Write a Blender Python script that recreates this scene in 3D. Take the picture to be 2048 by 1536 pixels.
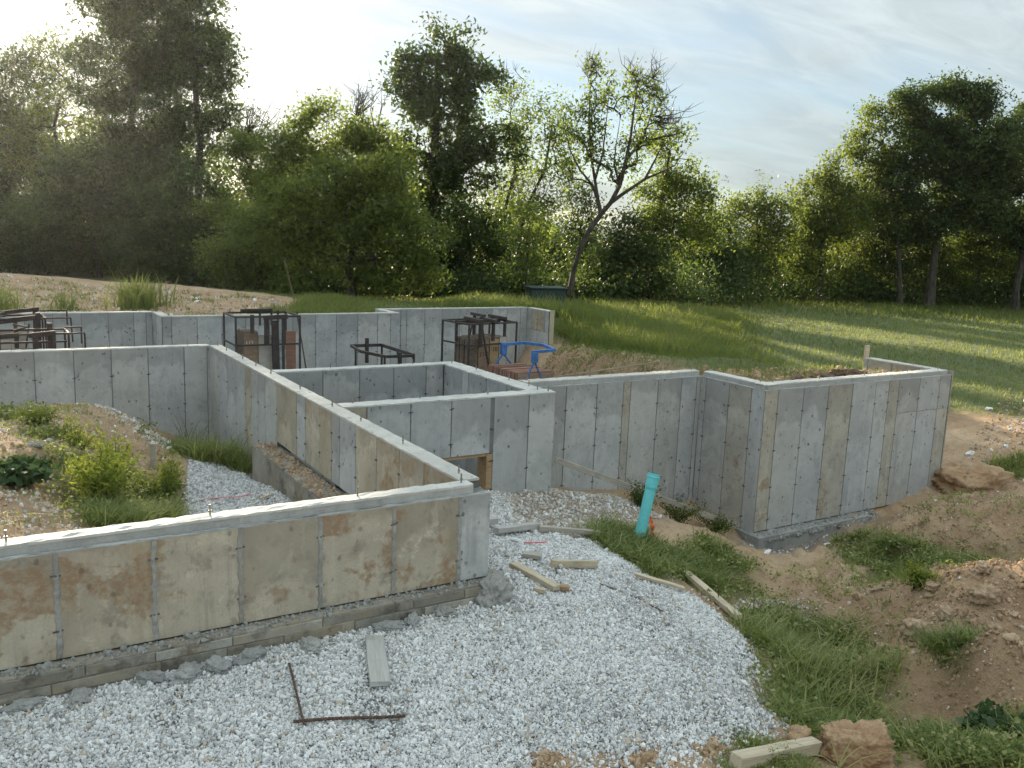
import bpy, bmesh, math, random
import numpy as np
from mathutils import Vector, Matrix, noise as mnoise

R = math.radians
scene = bpy.context.scene
for ob in list(bpy.data.objects):
    bpy.data.objects.remove(ob)
COL = scene.collection

# ------------------------------------------------------------------ camera, sky, sun, exposure
CAM_Z = 2.2                                   # wall tops are z = 0; X and Y run along the foundation walls
CR = Vector((0.85169, -0.52258, 0.03906))     # camera right, up, forward
CU = Vector((0.05599, 0.16484, 0.98473))
CF = Vector((0.52104, 0.83650, -0.16965))
cam_data = bpy.data.cameras.new("camera")
cam_data.sensor_width = 36.0
cam_data.lens = 36.0 * 1772.8 / 2048.0
cam_data.clip_start = 0.1
cam_data.clip_end = 3000
cam = bpy.data.objects.new("camera", cam_data)
COL.objects.link(cam)
m = Matrix((CR, CU, -CF)).transposed().to_4x4()
m.translation = Vector((0, 0, CAM_Z))
cam.matrix_world = m
scene.camera = cam

SUN_EL = R(14.4)
SUN_AZ = R(4.5)                               # from +Y towards +X
SUN_DIR = Vector((math.sin(SUN_AZ) * math.cos(SUN_EL), math.cos(SUN_AZ) * math.cos(SUN_EL), math.sin(SUN_EL)))
sun_data = bpy.data.lights.new("sun", 'SUN')
sun_data.energy = 4.2
sun_data.angle = R(0.6)
sun_data.color = (1.0, 0.84, 0.62)
sun = bpy.data.objects.new("sun", sun_data)
sun.rotation_euler = SUN_DIR.to_track_quat('Z', 'Y').to_euler()
sun.location = SUN_DIR * 60
COL.objects.link(sun)

scene.view_settings.view_transform = 'Standard'
scene.view_settings.look = 'None'
scene.view_settings.exposure = 1.9
scene.view_settings.gamma = 1.0
scene.view_settings.use_curve_mapping = False
scene.render.film_transparent = False
scene.cycles.max_bounces = 6
scene.cycles.diffuse_bounces = 3
scene.cycles.glossy_bounces = 2
scene.cycles.transmission_bounces = 3
scene.cycles.transparent_max_bounces = 4
scene.cycles.volume_bounces = 0
scene.cycles.use_denoising = True
scene.cycles.denoising_prefilter = 'NONE'
scene.cycles.denoising_input_passes = 'RGB_ALBEDO_NORMAL'
GLARE_DENSITY = 0.00014  # density of the scattering air added to imitate lens glare
scene.cycles.sample_clamp_indirect = 4.0
scene.cycles.sample_clamp_direct = 6.0


class NT:
    """Small helper to write node trees."""
    def __init__(s, tree):
        s.t = tree
        s.n = tree.nodes
        s.l = tree.links

    def add(s, typ, ins=None, **kw):
        nd = s.n.new(typ)
        for k, v in kw.items():
            setattr(nd, k, v)
        for k, v in (ins or {}).items():
            s.put(nd, k, v)
        return nd

    def put(s, nd, k, v):
        sock = nd.inputs[k]
        if isinstance(v, bpy.types.NodeSocket):
            s.l.new(v, sock)
        elif hasattr(v, 'outputs'):
            s.l.new(v.outputs[0], sock)
        else:
            sock.default_value = v

    def math(s, op, a, b=0.0, c=None, clamp=False):
        nd = s.add('ShaderNodeMath', operation=op, use_clamp=clamp)
        s.put(nd, 0, a)
        s.put(nd, 1, b)
        if c is not None:
            s.put(nd, 2, c)
        return nd.outputs[0]

    def vmath(s, op, a, b=None):
        nd = s.add('ShaderNodeVectorMath', operation=op)
        s.put(nd, 0, a)
        if b is not None:
            s.put(nd, 1, b)
        return nd.outputs['Value'] if op in ('DOT_PRODUCT', 'LENGTH') else nd.outputs[0]

    def mix(s, f, a, b, blend='MIX'):
        nd = s.add('ShaderNodeMix', data_type='RGBA', blend_type=blend, clamp_factor=True)
        s.put(nd, 0, f)
        for i, v in ((6, a), (7, b)):
            if isinstance(v, tuple) and len(v) == 3:
                v = (*v, 1)
            s.put(nd, i, v)
        return nd.outputs[2]

    def noise(s, vec, scale, detail=4, rough=0.55, dist=0.0):
        nd = s.add('ShaderNodeTexNoise', {'Scale': scale, 'Detail': detail, 'Roughness': rough, 'Distortion': dist})
        s.put(nd, 'Vector', vec)
        return nd.outputs[0]

    def step(s, v, lo, hi, a=0.0, b=1.0):
        nd = s.add('ShaderNodeMapRange', {1: lo, 2: hi, 3: a, 4: b}, interpolation_type='SMOOTHSTEP')
        s.put(nd, 0, v)
        return nd.outputs[0]


world = bpy.data.worlds.new("World")
scene.world = world
world.use_nodes = True
w = NT(world.node_tree)
w.n.clear()
wout = w.add('ShaderNodeOutputWorld')
bg = w.add('ShaderNodeBackground', {'Strength': 0.10})
sky = w.add('ShaderNodeTexSky')
sky.sky_type = 'NISHITA'
sky.sun_disc = False
sky.sun_elevation = SUN_EL
sky.sun_rotation = SUN_AZ
sky.air_density = 1.0
sky.dust_density = 0.3
sky.ozone_density = 1.0
wd = w.vmath('NORMALIZE', w.add('ShaderNodeTexCoord').outputs['Generated'])
sep = w.add('ShaderNodeSeparateXYZ', {0: wd})
zz = w.math('ADD', w.math('MAXIMUM', sep.outputs[2], 0.0), 0.16)
px_ = w.math('DIVIDE', sep.outputs[0], zz)
py_ = w.math('DIVIDE', sep.outputs[1], zz)
pv = w.add('ShaderNodeCombineXYZ', {0: px_, 1: py_, 2: 0.0})
mp = w.add('ShaderNodeMapping', {'Vector': pv.outputs[0], 'Rotation': (0, 0, R(35)), 'Scale': (0.55, 1.5, 1.0), 'Location': (3.1, 1.7, 0.0)})
n1 = w.noise(mp.outputs[0], 1.1, 7, 0.55, 0.6)
n2 = w.noise(mp.outputs[0], 3.6, 6, 0.6, 0.8)
n3 = w.noise(pv.outputs[0], 0.55, 4, 0.5, 0.3)
cl = w.math('ADD', w.math('MULTIPLY', n1, 0.55), w.math('ADD', w.math('MULTIPLY', n2, 0.18), w.math('MULTIPLY', n3, 0.35)))
cmask = w.step(cl, 0.40, 0.62, 0.50, 0.97)
sd = w.math('MAXIMUM', w.vmath('DOT_PRODUCT', wd, tuple(SUN_DIR)), 0.0)
glow = w.math('POWER', sd, 9.0)
glow2 = w.math('POWER', sd, 70.0)
cb = w.mix(glow, (2.85, 3.3, 3.4), (4.2, 4.2, 3.9))
cb2 = w.mix(w.math('MULTIPLY', glow2, 0.9), cb, (8.0, 7.8, 7.0))
shade = w.math('MULTIPLY', w.step(n2, 0.30, 0.72, 0.88, 1.10), w.math('ADD', w.math('MULTIPLY', w.math('MAXIMUM', sep.outputs[2], 0.0), 0.90), 0.44))
cbs = w.vmath('MULTIPLY', cb2, w.add('ShaderNodeCombineXYZ', {0: shade, 1: shade, 2: shade}).outputs[0])
skyt = w.mix(0.8, sky.outputs[0], w.vmath('MULTIPLY', sky.outputs[0], (0.17, 0.23, 0.30)))
skym = w.mix(cmask, skyt, cbs)
w.put(bg, 'Color', skym)
w.l.new(bg.outputs[0], wout.inputs[0])

# ------------------------------------------------------------------ general helpers
MATS = {}


def new_mat(name):
    mt = bpy.data.materials.new(name)
    mt.use_nodes = True
    t = NT(mt.node_tree)
    t.n.clear()
    out = t.add('ShaderNodeOutputMaterial')
    MATS[name] = mt
    return mt, t, out


def tag(o, label=None, cat=None, group=None, kind=None):
    for k, v in (('label', label), ('category', cat), ('group', group), ('kind', kind)):
        if v:
            o[k] = v
    return o


def empty(name, loc=(0, 0, 0), rz=0.0):
    o = bpy.data.objects.new(name, None)
    o.empty_display_size = 0.1
    o.location = loc
    o.rotation_euler = (0, 0, rz)
    COL.objects.link(o)
    return o


def link_mesh(name, me, mat=None, parent=None, loc=(0, 0, 0), rot=(0, 0, 0)):
    o = bpy.data.objects.new(name, me)
    if mat is not None and len(me.materials) == 0:
        me.materials.append(mat)
    o.location = loc
    o.rotation_euler = rot
    if parent is not None:
        o.parent = parent
    COL.objects.link(o)
    return o


def tri_mesh(name, v, f, mat=None, tone=None, smooth=False):
    """Mesh from numpy vertex and triangle arrays; tone is an optional per-vertex float attribute."""
    me = bpy.data.meshes.new(name)
    v = np.ascontiguousarray(v, np.float32)
    f = np.ascontiguousarray(f, np.int32)
    me.vertices.add(len(v))
    me.vertices.foreach_set('co', v.ravel())
    me.loops.add(f.size)
    me.loops.foreach_set('vertex_index', f.ravel())
    me.polygons.add(len(f))
    me.polygons.foreach_set('loop_start', np.arange(0, f.size, 3, dtype=np.int32))
    me.polygons.foreach_set('use_smooth', np.full(len(f), smooth, dtype=bool))
    if tone is not None:
        at = me.attributes.new('tone', 'FLOAT', 'POINT')
        at.data.foreach_set('value', np.ascontiguousarray(tone, np.float32))
    me.update(calc_edges=True)
    if mat is not None:
        me.materials.append(mat)
    return me


class MB:
    """Collects boxes, bars, tubes and lumps into one mesh."""
    def __init__(s):
        s.v = []
        s.f = []

    def raw(s, vs, fs):
        b = len(s.v)
        s.v.extend([tuple(x) for x in vs])
        s.f.extend([tuple(i + b for i in q) for q in fs])
        return s

    def box(s, x0, x1, y0, y1, z0, z1):
        return s.raw([(x0, y0, z0), (x1, y0, z0), (x1, y1, z0), (x0, y1, z0), (x0, y0, z1), (x1, y0, z1), (x1, y1, z1), (x0, y1, z1)],
                     [(0, 3, 2, 1), (4, 5, 6, 7), (0, 1, 5, 4), (1, 2, 6, 5), (2, 3, 7, 6), (3, 0, 4, 7)])

    def bar(s, a, b, w=0.05, h=0.05, up=(0, 0, 1)):
        a = Vector(a)
        b = Vector(b)
        d = (b - a).normalized()
        u = Vector(up)
        if abs(d.dot(u)) > 0.95:
            u = Vector((0, 1, 0))
        x = d.cross(u).normalized() * (w / 2)
        y = x.cross(d).normalized() * (h / 2)
        vs = [a - x - y, a + x - y, a + x + y, a - x + y, b - x - y, b + x - y, b + x + y, b - x + y]
        return s.raw(vs, [(3, 2, 1, 0), (4, 5, 6, 7), (0, 1, 5, 4), (1, 2, 6, 5), (2, 3, 7, 6), (3, 0, 4, 7)])

    def tube(s, pts, rad, n=6, cap=True):
        pts = [Vector(p) for p in pts]
        if not hasattr(rad, '__len__'):
            rad = [rad] * len(pts)
        vs, fs = [], []
        for i, p in enumerate(pts):
            d = (pts[min(i + 1, len(pts) - 1)] - pts[max(i - 1, 0)]).normalized()
            u = Vector((0, 0, 1)) if abs(d.z) < 0.9 else Vector((1, 0, 0))
            x = d.cross(u).normalized()
            y = x.cross(d).normalized()
            for k in range(n):
                a = 2 * math.pi * k / n
                vs.append(p + (x * math.cos(a) + y * math.sin(a)) * rad[i])
        for i in range(len(pts) - 1):
            for k in range(n):
                k2 = (k + 1) % n
                fs.append((i * n + k, i * n + k2, (i + 1) * n + k2, (i + 1) * n + k))
        if cap:
            fs.append(tuple(range(n - 1, -1, -1)))
            fs.append(tuple((len(pts) - 1) * n + k for k in range(n)))
        return s.raw(vs, fs)

    def build(s, name, mat, parent=None, loc=(0, 0, 0), rot=(0, 0, 0), bevel=0.0, smooth=False):
        me = bpy.data.meshes.new(name)
        me.from_pydata(s.v, [], s.f)
        if bevel or True:
            bm = bmesh.new()
            bm.from_mesh(me)
            if bevel:
                bmesh.ops.bevel(bm, geom=list(bm.edges), offset=bevel, segments=1, affect='EDGES')
            bmesh.ops.recalc_face_normals(bm, faces=list(bm.faces))
            bm.to_mesh(me)
            bm.free()
        if smooth:
            me.polygons.foreach_set('use_smooth', [True] * len(me.polygons))
        me.materials.append(mat)
        return link_mesh(name, me, None, parent, loc, rot)


def vnoise(x, y, seed=0):
    """Vectorised value noise in 0..1."""
    xi = np.floor(x).astype(np.int64)
    yi = np.floor(y).astype(np.int64)
    fx = x - xi
    fy = y - yi
    fx = fx * fx * (3 - 2 * fx)
    fy = fy * fy * (3 - 2 * fy)

    def h(a, b):
        n = (a * 374761393 + b * 668265263 + seed * 974711) & 0x7fffffff
        n = ((n ^ (n >> 13)) * 1274126177) & 0x7fffffff
        return ((n ^ (n >> 16)) & 0xffff) / 65535.0
    return (h(xi, yi) * (1 - fx) + h(xi + 1, yi) * fx) * (1 - fy) + (h(xi, yi + 1) * (1 - fx) + h(xi + 1, yi + 1) * fx) * fy


def fbm(x, y, seed=0, octv=4, gain=0.5):
    s = 0.0
    a = 1.0
    t = 0.0
    for i in range(octv):
        s = s + a * vnoise(x * 2 ** i, y * 2 ** i, seed + i * 17)
        t += a
        a *= gain
    return s / t


def in_poly(x, y, poly):
    c = np.zeros(np.shape(x), bool)
    n = len(poly)
    for i in range(n):
        x0, y0 = poly[i]
        x1, y1 = poly[(i + 1) % n]
        k = (y0 > y) != (y1 > y)
        c ^= k & (x < (x1 - x0) * (y - y0) / (y1 - y0 + 1e-12) + x0)
    return c


def poly_dist(x, y, poly):
    d = np.full(np.shape(x), 1e9)
    n = len(poly)
    for i in range(n):
        ax, ay = poly[i]
        bx, by = poly[(i + 1) % n]
        L = (bx - ax) ** 2 + (by - ay) ** 2 + 1e-9
        t = np.clip(((x - ax) * (bx - ax) + (y - ay) * (by - ay)) / L, 0, 1)
        d = np.minimum(d, np.hypot(x - ax - t * (bx - ax), y - ay - t * (by - ay)))
    return d


def soft_poly(x, y, poly, soft=0.15):
    """1 inside, 0 outside, a ramp of +-soft at the edge."""
    d = poly_dist(x, y, poly)
    s = np.where(in_poly(x, y, poly), d, -d)
    return np.clip(0.5 + s / (2 * soft), 0, 1)


# ------------------------------------------------------------------ ground height
CTRL_OUT = np.array([[0.05, 6.43, -1.09], [1.0, 6.46, -1.08], [2.32, 6.53, -1.07], [3.8, 6.51, -1.08], [0.03, 5.69, -1.08], [1.35, 5.05, -1.12], [2.78, 4.43, -1.2], [2.95, 5.45, -1.1], [4.34, 5.42, -1.2], [4.88, 6.96, -1.2], [5.49, 8.5, -1.3], [6.92, 9.36, -1.5], [7.94, 9.55, -1.62], [8.34, 8.9, -1.85], [9.09, 8.85, -2.1], [7.22, 8.37, -1.72], [6.34, 8.03, -1.5], [6.59, 6.8, -1.62], [6.4, 5.87, -1.6], [5.08, 4.3, -1.45], [3.81, 4.15, -1.3], [4.49, 4.48, -1.3], [5.38, 5.78, -1.35], [8.12, 7.96, -2.0], [8.32, 7.35, -2.15], [9.32, 7.82, -2.3], [11.03, 8.55, -2.38], [11.87, 8.46, -2.36], [10.49, 7.25, -2.3], [9.11, 6.91, -2.2], [6.89, 5.69, -1.9], [5.91, 4.61, -1.75], [11.85, 7.85, -2.12], [12.32, 7.62, -1.8], [12.74, 7.12, -1.55], [13.52, 6.91, -1.45], [11.22, 6.92, -2.2], [12.2, 6.44, -2.05], [8.65, 6.06, -2.0], [8.57, 5.52, -1.65], [8.63, 4.86, -1.22], [8.94, 4.46, -1.0], [8.31, 5.37, -1.88], [7.76, 4.69, -1.6], [7.73, 4.0, -1.1], [8.01, 4.0, -1.55], [7.46, 4.12, -1.72], [7.41, 4.3, -1.62], [7.21, 4.35, -1.72], [7.32, 3.49, -1.6], [5.57, 3.85, -1.6], [4.67, 3.76, -1.4], [6.25, 3.09, -1.5], [1.02, 32.56, 0.28], [3.04, 31.43, 0.24], [4.97, 29.56, 0.17], [6.74, 28.05, 0.05], [8.91, 26.99, -0.12], [8.0, 10.7, -1.72], [9.3, 10.6, -2.0], [9.7, 10.75, -2.1], [10.3, 10.5, -2.3], [10.4, 10.75, -2.32], [10.4, 9.25, -2.52], [11.2, 9.2, -2.53], [12.0, 9.2, -2.52], [13.4, 9.3, -2.42], [14.4, 9.3, -2.3], [15.3, 9.3, -2.2], [16.2, 9.8, -2.05], [16.5, 11.0, -1.7], [19.0, 11.0, -1.6], [18.0, 14.0, -1.35], [16.0, 15.0, -0.9], [22.0, 16.0, -1.3], [14.35, 20.74, -0.95], [13.8, 19.0, -0.78], [13.1, 17.1, -0.59], [12.6, 15.45, -0.45], [12.1, 14.0, -0.35], [11.7, 12.8, -0.28], [11.46, 12.07, -0.23], [11.5, 10.6, -1.9], [13.5, 12.5, -0.2], [16.0, 23.0, -0.45], [17.0, 19.0, -0.7], [20.0, 22.0, -0.9], [22.0, 28.0, -0.9], [26.0, 22.0, -1.2], [28.0, 35.0, -1.1], [38.0, 32.0, -1.3], [45.0, 45.0, -1.3], [60.0, 30.0, -1.5], [80.0, 60.0, -1.5], [10.0, 24.0, -0.3], [5.0, 23.5, -0.25], [0.0, 23.5, -0.15], [-4.0, 24.0, 0.0], [-6.0, 28.0, 0.25], [-2.0, 29.0, 0.22], [4.0, 29.0, 0.0], [10.0, 30.0, -0.3], [16.0, 32.0, -0.6], [10.0, 40.0, -0.8], [0.0, 40.0, -0.3], [-10.0, 40.0, -0.2], [-20.0, 30.0, 0.2], [20.0, 45.0, -1.0], [10.0, 60.0, -1.0], [40.0, 70.0, -1.3], [-40.0, 60.0, -0.5], [-40.0, 10.0, -0.6], [-10.0, 4.0, -1.0], [0.0, 3.0, -1.1], [6.0, 0.0, -1.3], [-10.0, -10.0, -1.2], [20.0, -5.0, -1.5], [22.0, 4.0, -1.4], [40.0, 5.0, -1.5], [60.0, -20.0, -1.5], [100.0, 100.0, -1.5], [-80.0, 100.0, -0.6], [0.0, 120.0, -1.0], [-60.0, -30.0, -1.0], [100.0, 0.0, -1.5], [20.0, 7.0, -1.6], [1.5, 34.0, -0.25], [6.0, 34.0, -0.45], [3.0, 42.0, -0.7], [10.0, 33.0, -0.5]])
CTRL_YARD = np.array([[0.33, 13.94, -0.66], [1.48, 14.64, -0.62], [1.39, 13.79, -0.64], [2.41, 14.74, -1.15], [2.91, 14.62, -1.5], [3.45, 14.91, -1.75], [3.74, 13.26, -1.5], [3.09, 11.92, -1.38], [3.63, 11.0, -1.3], [2.3, 10.73, -1.28], [1.96, 12.07, -1.15], [1.61, 10.04, -1.1], [1.14, 10.71, -1.0], [0.46, 10.83, -0.66], [0.17, 9.24, -0.65], [0.7, 9.16, -0.8], [0.8, 11.92, -0.6], [0.25, 11.37, -0.48], [-3.0, 15.9, -0.85], [1.0, 15.9, -0.95], [2.2, 15.9, -1.15], [3.5, 15.9, -1.75], [-4.0, 10.0, -0.5], [-4.0, 7.0, -0.6], [0.0, 6.9, -0.7], [3.5, 8.0, -1.2], [3.5, 6.9, -1.2], [3.5, 12.5, -1.5]])


def fit(c):
    n = len(c)
    d = np.sqrt(((c[:, None, :2] - c[None, :, :2]) ** 2).sum(2) + 0.09)
    a = np.zeros((n + 1, n + 1))
    a[:n, :n] = -d
    a[:n, n] = 1
    a[n, :n] = 1
    return np.linalg.solve(a, np.r_[c[:, 2], 0])


W_OUT = fit(CTRL_OUT)
W_YARD = fit(CTRL_YARD)


def evalz(c, wt, x, y):
    o = np.full(np.shape(x), wt[-1], float)
    for k in range(len(c)):
        o -= wt[k] * np.sqrt((x - c[k, 0]) ** 2 + (y - c[k, 1]) ** 2 + 0.09)
    return o


def is_yard(x, y):
    return (x < 3.78) & (y > 6.62) & (y < 16.16) & (x > -9)


def is_basement(x, y):
    a = y < np.where(x < 3.8, 22.3, np.where(x < 9.45, 21.2, 22.2))
    b = np.where(x < 3.78, y > 16.16, np.where(x < 6.82, y > 10.25, y > 11.05))
    return a & b & (x > -9) & (x < 14.3)


GRAVEL = [(-7, 3.3), (-7, 6.5), (3.95, 6.5), (3.95, 10.12), (6.1, 10.1), (5.85, 9.5), (5.45, 8.5), (5.7, 8.22), (6.39, 8.12), (6.3, 7.45), (6.05, 6.84), (6.36, 6.58),
          (6.33, 6.16), (6.3, 5.76), (6.06, 5.31), (5.66, 5.08), (5.41, 4.68), (5.1, 4.3), (4.69, 4.08), (4.21, 4.1), (3.81, 4.15), (3.49, 4.32), (3.2, 4.3), (2.95, 3.9), (2.9, 3.3)]
YARD_GRAVEL = [(2.62, 12.9), (3.1, 13.1), (3.66, 12.7), (3.66, 6.7), (1.8, 6.7), (1.8, 9.0), (1.95, 10.0), (2.25, 11.3)]


BACKFILL = [(10.65, 9.56), (15.27, 9.56), (15.27, 11.1), (16.0, 12.0), (15.0, 13.2), (12.4, 13.2), (11.5, 11.9), (10.65, 11.0)]
BACKFILL_RIM = [(16.0, 11.2), (16.3, 12.1), (15.1, 13.4), (12.3, 13.4), (15.1, 13.4), (16.3, 12.1)]


def ground_base(x, y):
    x = np.asarray(x, float)
    y = np.asarray(y, float)
    z = evalz(CTRL_OUT, W_OUT, x, y)
    # backfill heaped level behind the right hand walls
    bf = in_poly(x, y, BACKFILL) * np.clip(poly_dist(x, y, BACKFILL_RIM) / 1.5, 0, 1)
    bf = bf * bf * (3 - 2 * bf)
    z = z * (1 - bf) + (-0.16 - 0.03 * (y - 11)) * bf
    z = np.where(is_yard(x, y), evalz(CTRL_YARD, W_YARD, x, y), z)
    xb = 9.7 + (y - 11.9) / 3
    t = np.clip((x - xb) / 1.7, 0, 1)
    t = t * t * (3 - 2 * t)
    return np.where(is_basement(x, y), -2.4 * (1 - t) + z * t, z)


def gravel_mask(x, y):
    return np.maximum(soft_poly(x, y, GRAVEL, 0.10), soft_poly(x, y, YARD_GRAVEL, 0.25))


def ground_z(x, y):
    """Final ground height: base surface, the raised gravel bed and lumpy soil."""
    x = np.asarray(x, float)
    y = np.asarray(y, float)
    z = ground_base(x, y)
    g = gravel_mask(x, y)
    base = is_basement(x, y) & (z < -2.2)
    rough = np.where(base, 0.15, 1.0) * (1 - 0.85 * g)
    near = np.clip((40 - np.hypot(x, y)) / 20, 0.0, 1)
    mound = np.clip((x - 7) / 3, 0, 1) * np.clip((10 - y) / 2, 0, 1)
    z = z + rough * near * ((fbm(x * 1.1, y * 1.1, 3, 3) - 0.5) * (0.16 + 0.30 * mound) + (fbm(x * 4.3, y * 4.3, 11, 4, 0.6) - 0.5) * (0.10 + 0.20 * mound) + (0.16 - np.abs(fbm(x * 2.3 + 5, y * 2.3, 63, 3) - 0.5) * 1.6) * 0.42 * mound)
    z = z + (g - 0.5) * 0.05 * np.where(base, 0, 1)
    z = z + g * (fbm(x * 2.2, y * 2.2, 29, 3) - 0.5) * 0.05
    return z


def gz(x, y):
    return float(ground_z(np.array([x]), np.array([y]))[0])


def axis(lo, hi, step, far_lo, far_hi, grow=1.12):
    a = list(np.arange(lo, hi, step))
    s = step
    v = a[-1]
    while v < far_hi:
        s *= grow
        v += s
        a.append(v)
    s = step
    v = a[0]
    b = []
    while v > far_lo:
        s *= grow
        v -= s
        b.append(v)
    return np.array(b[::-1] + a)


# ------------------------------------------------------------------ materials
def bsdf(t, out, **ins):
    p = t.add('ShaderNodeBsdfPrincipled')
    for k, v in ins.items():
        t.put(p, k.replace('_', ' '), v)
    t.l.new(p.outputs[0], out.inputs[0])
    return p


def concrete(name, a, b, tan=(0.36, 0.28, 0.18), tan_amt=0.25, rust=0.0, pits=0.5, band=0.5, rust_col=(0.22, 0.105, 0.045), mottle=0.35, bump=0.4):
    mt, t, out = new_mat(name)
    pos = t.add('ShaderNodeNewGeometry').outputs['Position']
    rnd = t.add('ShaderNodeObjectInfo').outputs['Random']
    obc = t.add('ShaderNodeTexCoord').outputs['Object']
    off = t.add('ShaderNodeCombineXYZ', {0: t.math('MULTIPLY', rnd, 17.0), 1: t.math('MULTIPLY', rnd, 31.0), 2: t.math('MULTIPLY', rnd, 7.0)})
    v = t.vmath('ADD', pos, off)
    n_big = t.noise(v, 1.3, 6, 0.6, 0.3)
    n_mid = t.noise(v, 6.0, 6, 0.65)
    n_fine = t.noise(v, 55.0, 3, 0.6)
    streak = t.noise(t.vmath('MULTIPLY', v, (9.0, 9.0, 0.7)), 1.0, 4, 0.6)
    col = t.mix(t.step(n_big, 0.32, 0.68), a, b)
    # each pour panel keeps its own cast
    col = t.mix(t.math('MULTIPLY', t.step(t.math('FRACT', t.math('MULTIPLY', rnd, 5.3)), 0.3, 0.95), tan_amt), col, tan)
    col = t.mix(t.math('MULTIPLY', t.step(n_mid, 0.48, 0.72), 0.45), col, tuple(c * 0.62 for c in a))
    col = t.mix(t.math('MULTIPLY', t.step(streak, 0.52, 0.75), 0.28), col, tuple(min(1, c * 1.35) for c in b))
    drip = t.noise(t.vmath('MULTIPLY', v, (13.0, 13.0, 0.45)), 1.0, 5, 0.65)
    drip2 = t.noise(v, 1.7, 3, 0.5)
    col = t.mix(t.math('MULTIPLY', t.math('MULTIPLY', t.step(drip, 0.55, 0.70), t.step(drip2, 0.42, 0.62)), 0.45), col, tuple(c * 0.60 for c in a))
    n_blot = t.noise(v, 3.2, 9, 0.72, 0.5)
    col = t.mix(t.math('MULTIPLY', t.step(n_blot, 0.54, 0.64), mottle), col, tuple(c * 0.66 for c in a))
    n_eff = t.noise(t.vmath('ADD', v, (7.0, 3.0, 5.0)), 2.4, 9, 0.74, 0.4)
    col = t.mix(t.math('MULTIPLY', t.step(n_eff, 0.56, 0.63), mottle * 0.8), col, tuple(min(0.62, c * 1.22) for c in b))
    sepo = t.add('ShaderNodeSeparateXYZ', {0: obc})
    sepp = t.add('ShaderNodeSeparateXYZ', {0: pos})
    if band:
        # damp curing stain hanging from the top edge, scalloped between the ties
        arch = t.math('MULTIPLY', t.math('MULTIPLY', sepo.outputs[0], sepo.outputs[0]), t.math('MULTIPLY', rnd, 3.0))
        hz = t.math('ADD', t.math('ADD', sepp.outputs[2], arch), t.math('ADD', t.math('MULTIPLY', t.math('SUBTRACT', n_big, 0.5), 1.3), t.math('MULTIPLY', t.math('SUBTRACT', n_mid, 0.5), 0.25)))
        hz = t.math('ADD', hz, t.math('MULTIPLY', t.math('SUBTRACT', rnd, 0.6), 0.5))
        col = t.mix(t.math('MULTIPLY', t.step(hz, -0.38, -0.22), band), col, tuple(c * 0.52 for c in a))
    if rust:
        nr = t.noise(v, 2.1, 9, 0.68, 0.2)
        lo = 0.62 - 0.22 * rust
        rm = t.step(nr, lo, lo + 0.06)
        inner = t.step(t.noise(v, 17.0, 5, 0.7), 0.36, 0.62, 0.35, 0.95)
        col = t.mix(t.math('MULTIPLY', rm, inner), col, rust_col)
        n_y = t.noise(t.vmath('MULTIPLY', v, (1.6, 1.6, 0.8)), 1.7, 6, 0.6)
        col = t.mix(t.math('MULTIPLY', t.step(n_y, 0.5, 0.7), 0.5 * min(1, rust + 0.3)), col, (0.36, 0.25, 0.12))
    if pits:
        vo = t.add('ShaderNodeTexVoronoi', {'Scale': 11.0, 'Randomness': 1.0})
        t.put(vo, 'Vector', t.vmath('ADD', t.vmath('MULTIPLY', v, (1.0, 1.0, 0.72)), t.add('ShaderNodeCombineXYZ', {0: t.math('MULTIPLY', n_mid, 0.08)}).outputs[0]))
        sparse = t.step(t.noise(v, 5.0, 2), 0.45, 0.6)
        pm = t.math('MULTIPLY', t.step(vo.outputs['Distance'], 0.12, 0.24, 1.0, 0.0), sparse)
        col = t.mix(t.math('MULTIPLY', pm, pits), col, (0.07, 0.07, 0.072))
    col = t.mix(t.math('MULTIPLY', t.step(n_fine, 0.35, 0.7), 0.22), col, tuple(c * 0.7 for c in a))
    hgt = t.math('ADD', t.math('MULTIPLY', n_fine, 0.4), n_mid)
    bp = t.add('ShaderNodeBump', {'Strength': bump, 'Distance': 0.012, 'Height': hgt})
    bsdf(t, out, Base_Color=col, Roughness=0.88, Normal=bp.outputs[0])
    return mt


M_GREY = concrete('concrete_grey', (0.365, 0.37, 0.365), (0.475, 0.48, 0.47), tan_amt=0.22, pits=0.9, band=0.5)
M_PALE = concrete('concrete_pale', (0.39, 0.395, 0.385), (0.51, 0.51, 0.495), tan_amt=0.18, pits=0.7, band=0.45)
M_TAN = concrete('concrete_tan', (0.36, 0.318, 0.245), (0.51, 0.45, 0.35), tan_amt=0.3, rust=0.30, pits=0.5, band=0.4, rust_col=(0.29, 0.20, 0.12), mottle=0.7)
M_RUST = concrete('concrete_rust', (0.36, 0.318, 0.245), (0.51, 0.45, 0.35), tan_amt=0.3, rust=0.52, pits=0.5, band=0.4, rust_col=(0.28, 0.175, 0.095), mottle=0.75)
M_TANPALE = concrete('concrete_pale_tan', (0.345, 0.325, 0.28), (0.48, 0.45, 0.385), tan_amt=0.2, rust=0.12, pits=0.6, band=0.4, rust_col=(0.29, 0.20, 0.12), mottle=0.6)
M_CORE = concrete('concrete_joint', (0.15, 0.15, 0.145), (0.22, 0.22, 0.21), tan_amt=0.1, pits=0.2, band=0.0)
M_CAP = concrete('concrete_cap', (0.46, 0.45, 0.42), (0.60, 0.58, 0.53), tan_amt=0.15, pits=0.3, band=0.0)
M_STRIP = concrete('concrete_strip', (0.33, 0.335, 0.32), (0.44, 0.44, 0.42), tan_amt=0.1, pits=0.15, band=0.0)
M_FOOT = concrete('concrete_footing', (0.19, 0.175, 0.145), (0.33, 0.305, 0.255), tan_amt=0.3, rust=0.3, pits=0.2, band=0.0, rust_col=(0.10, 0.08, 0.06), mottle=0.9)
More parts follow.
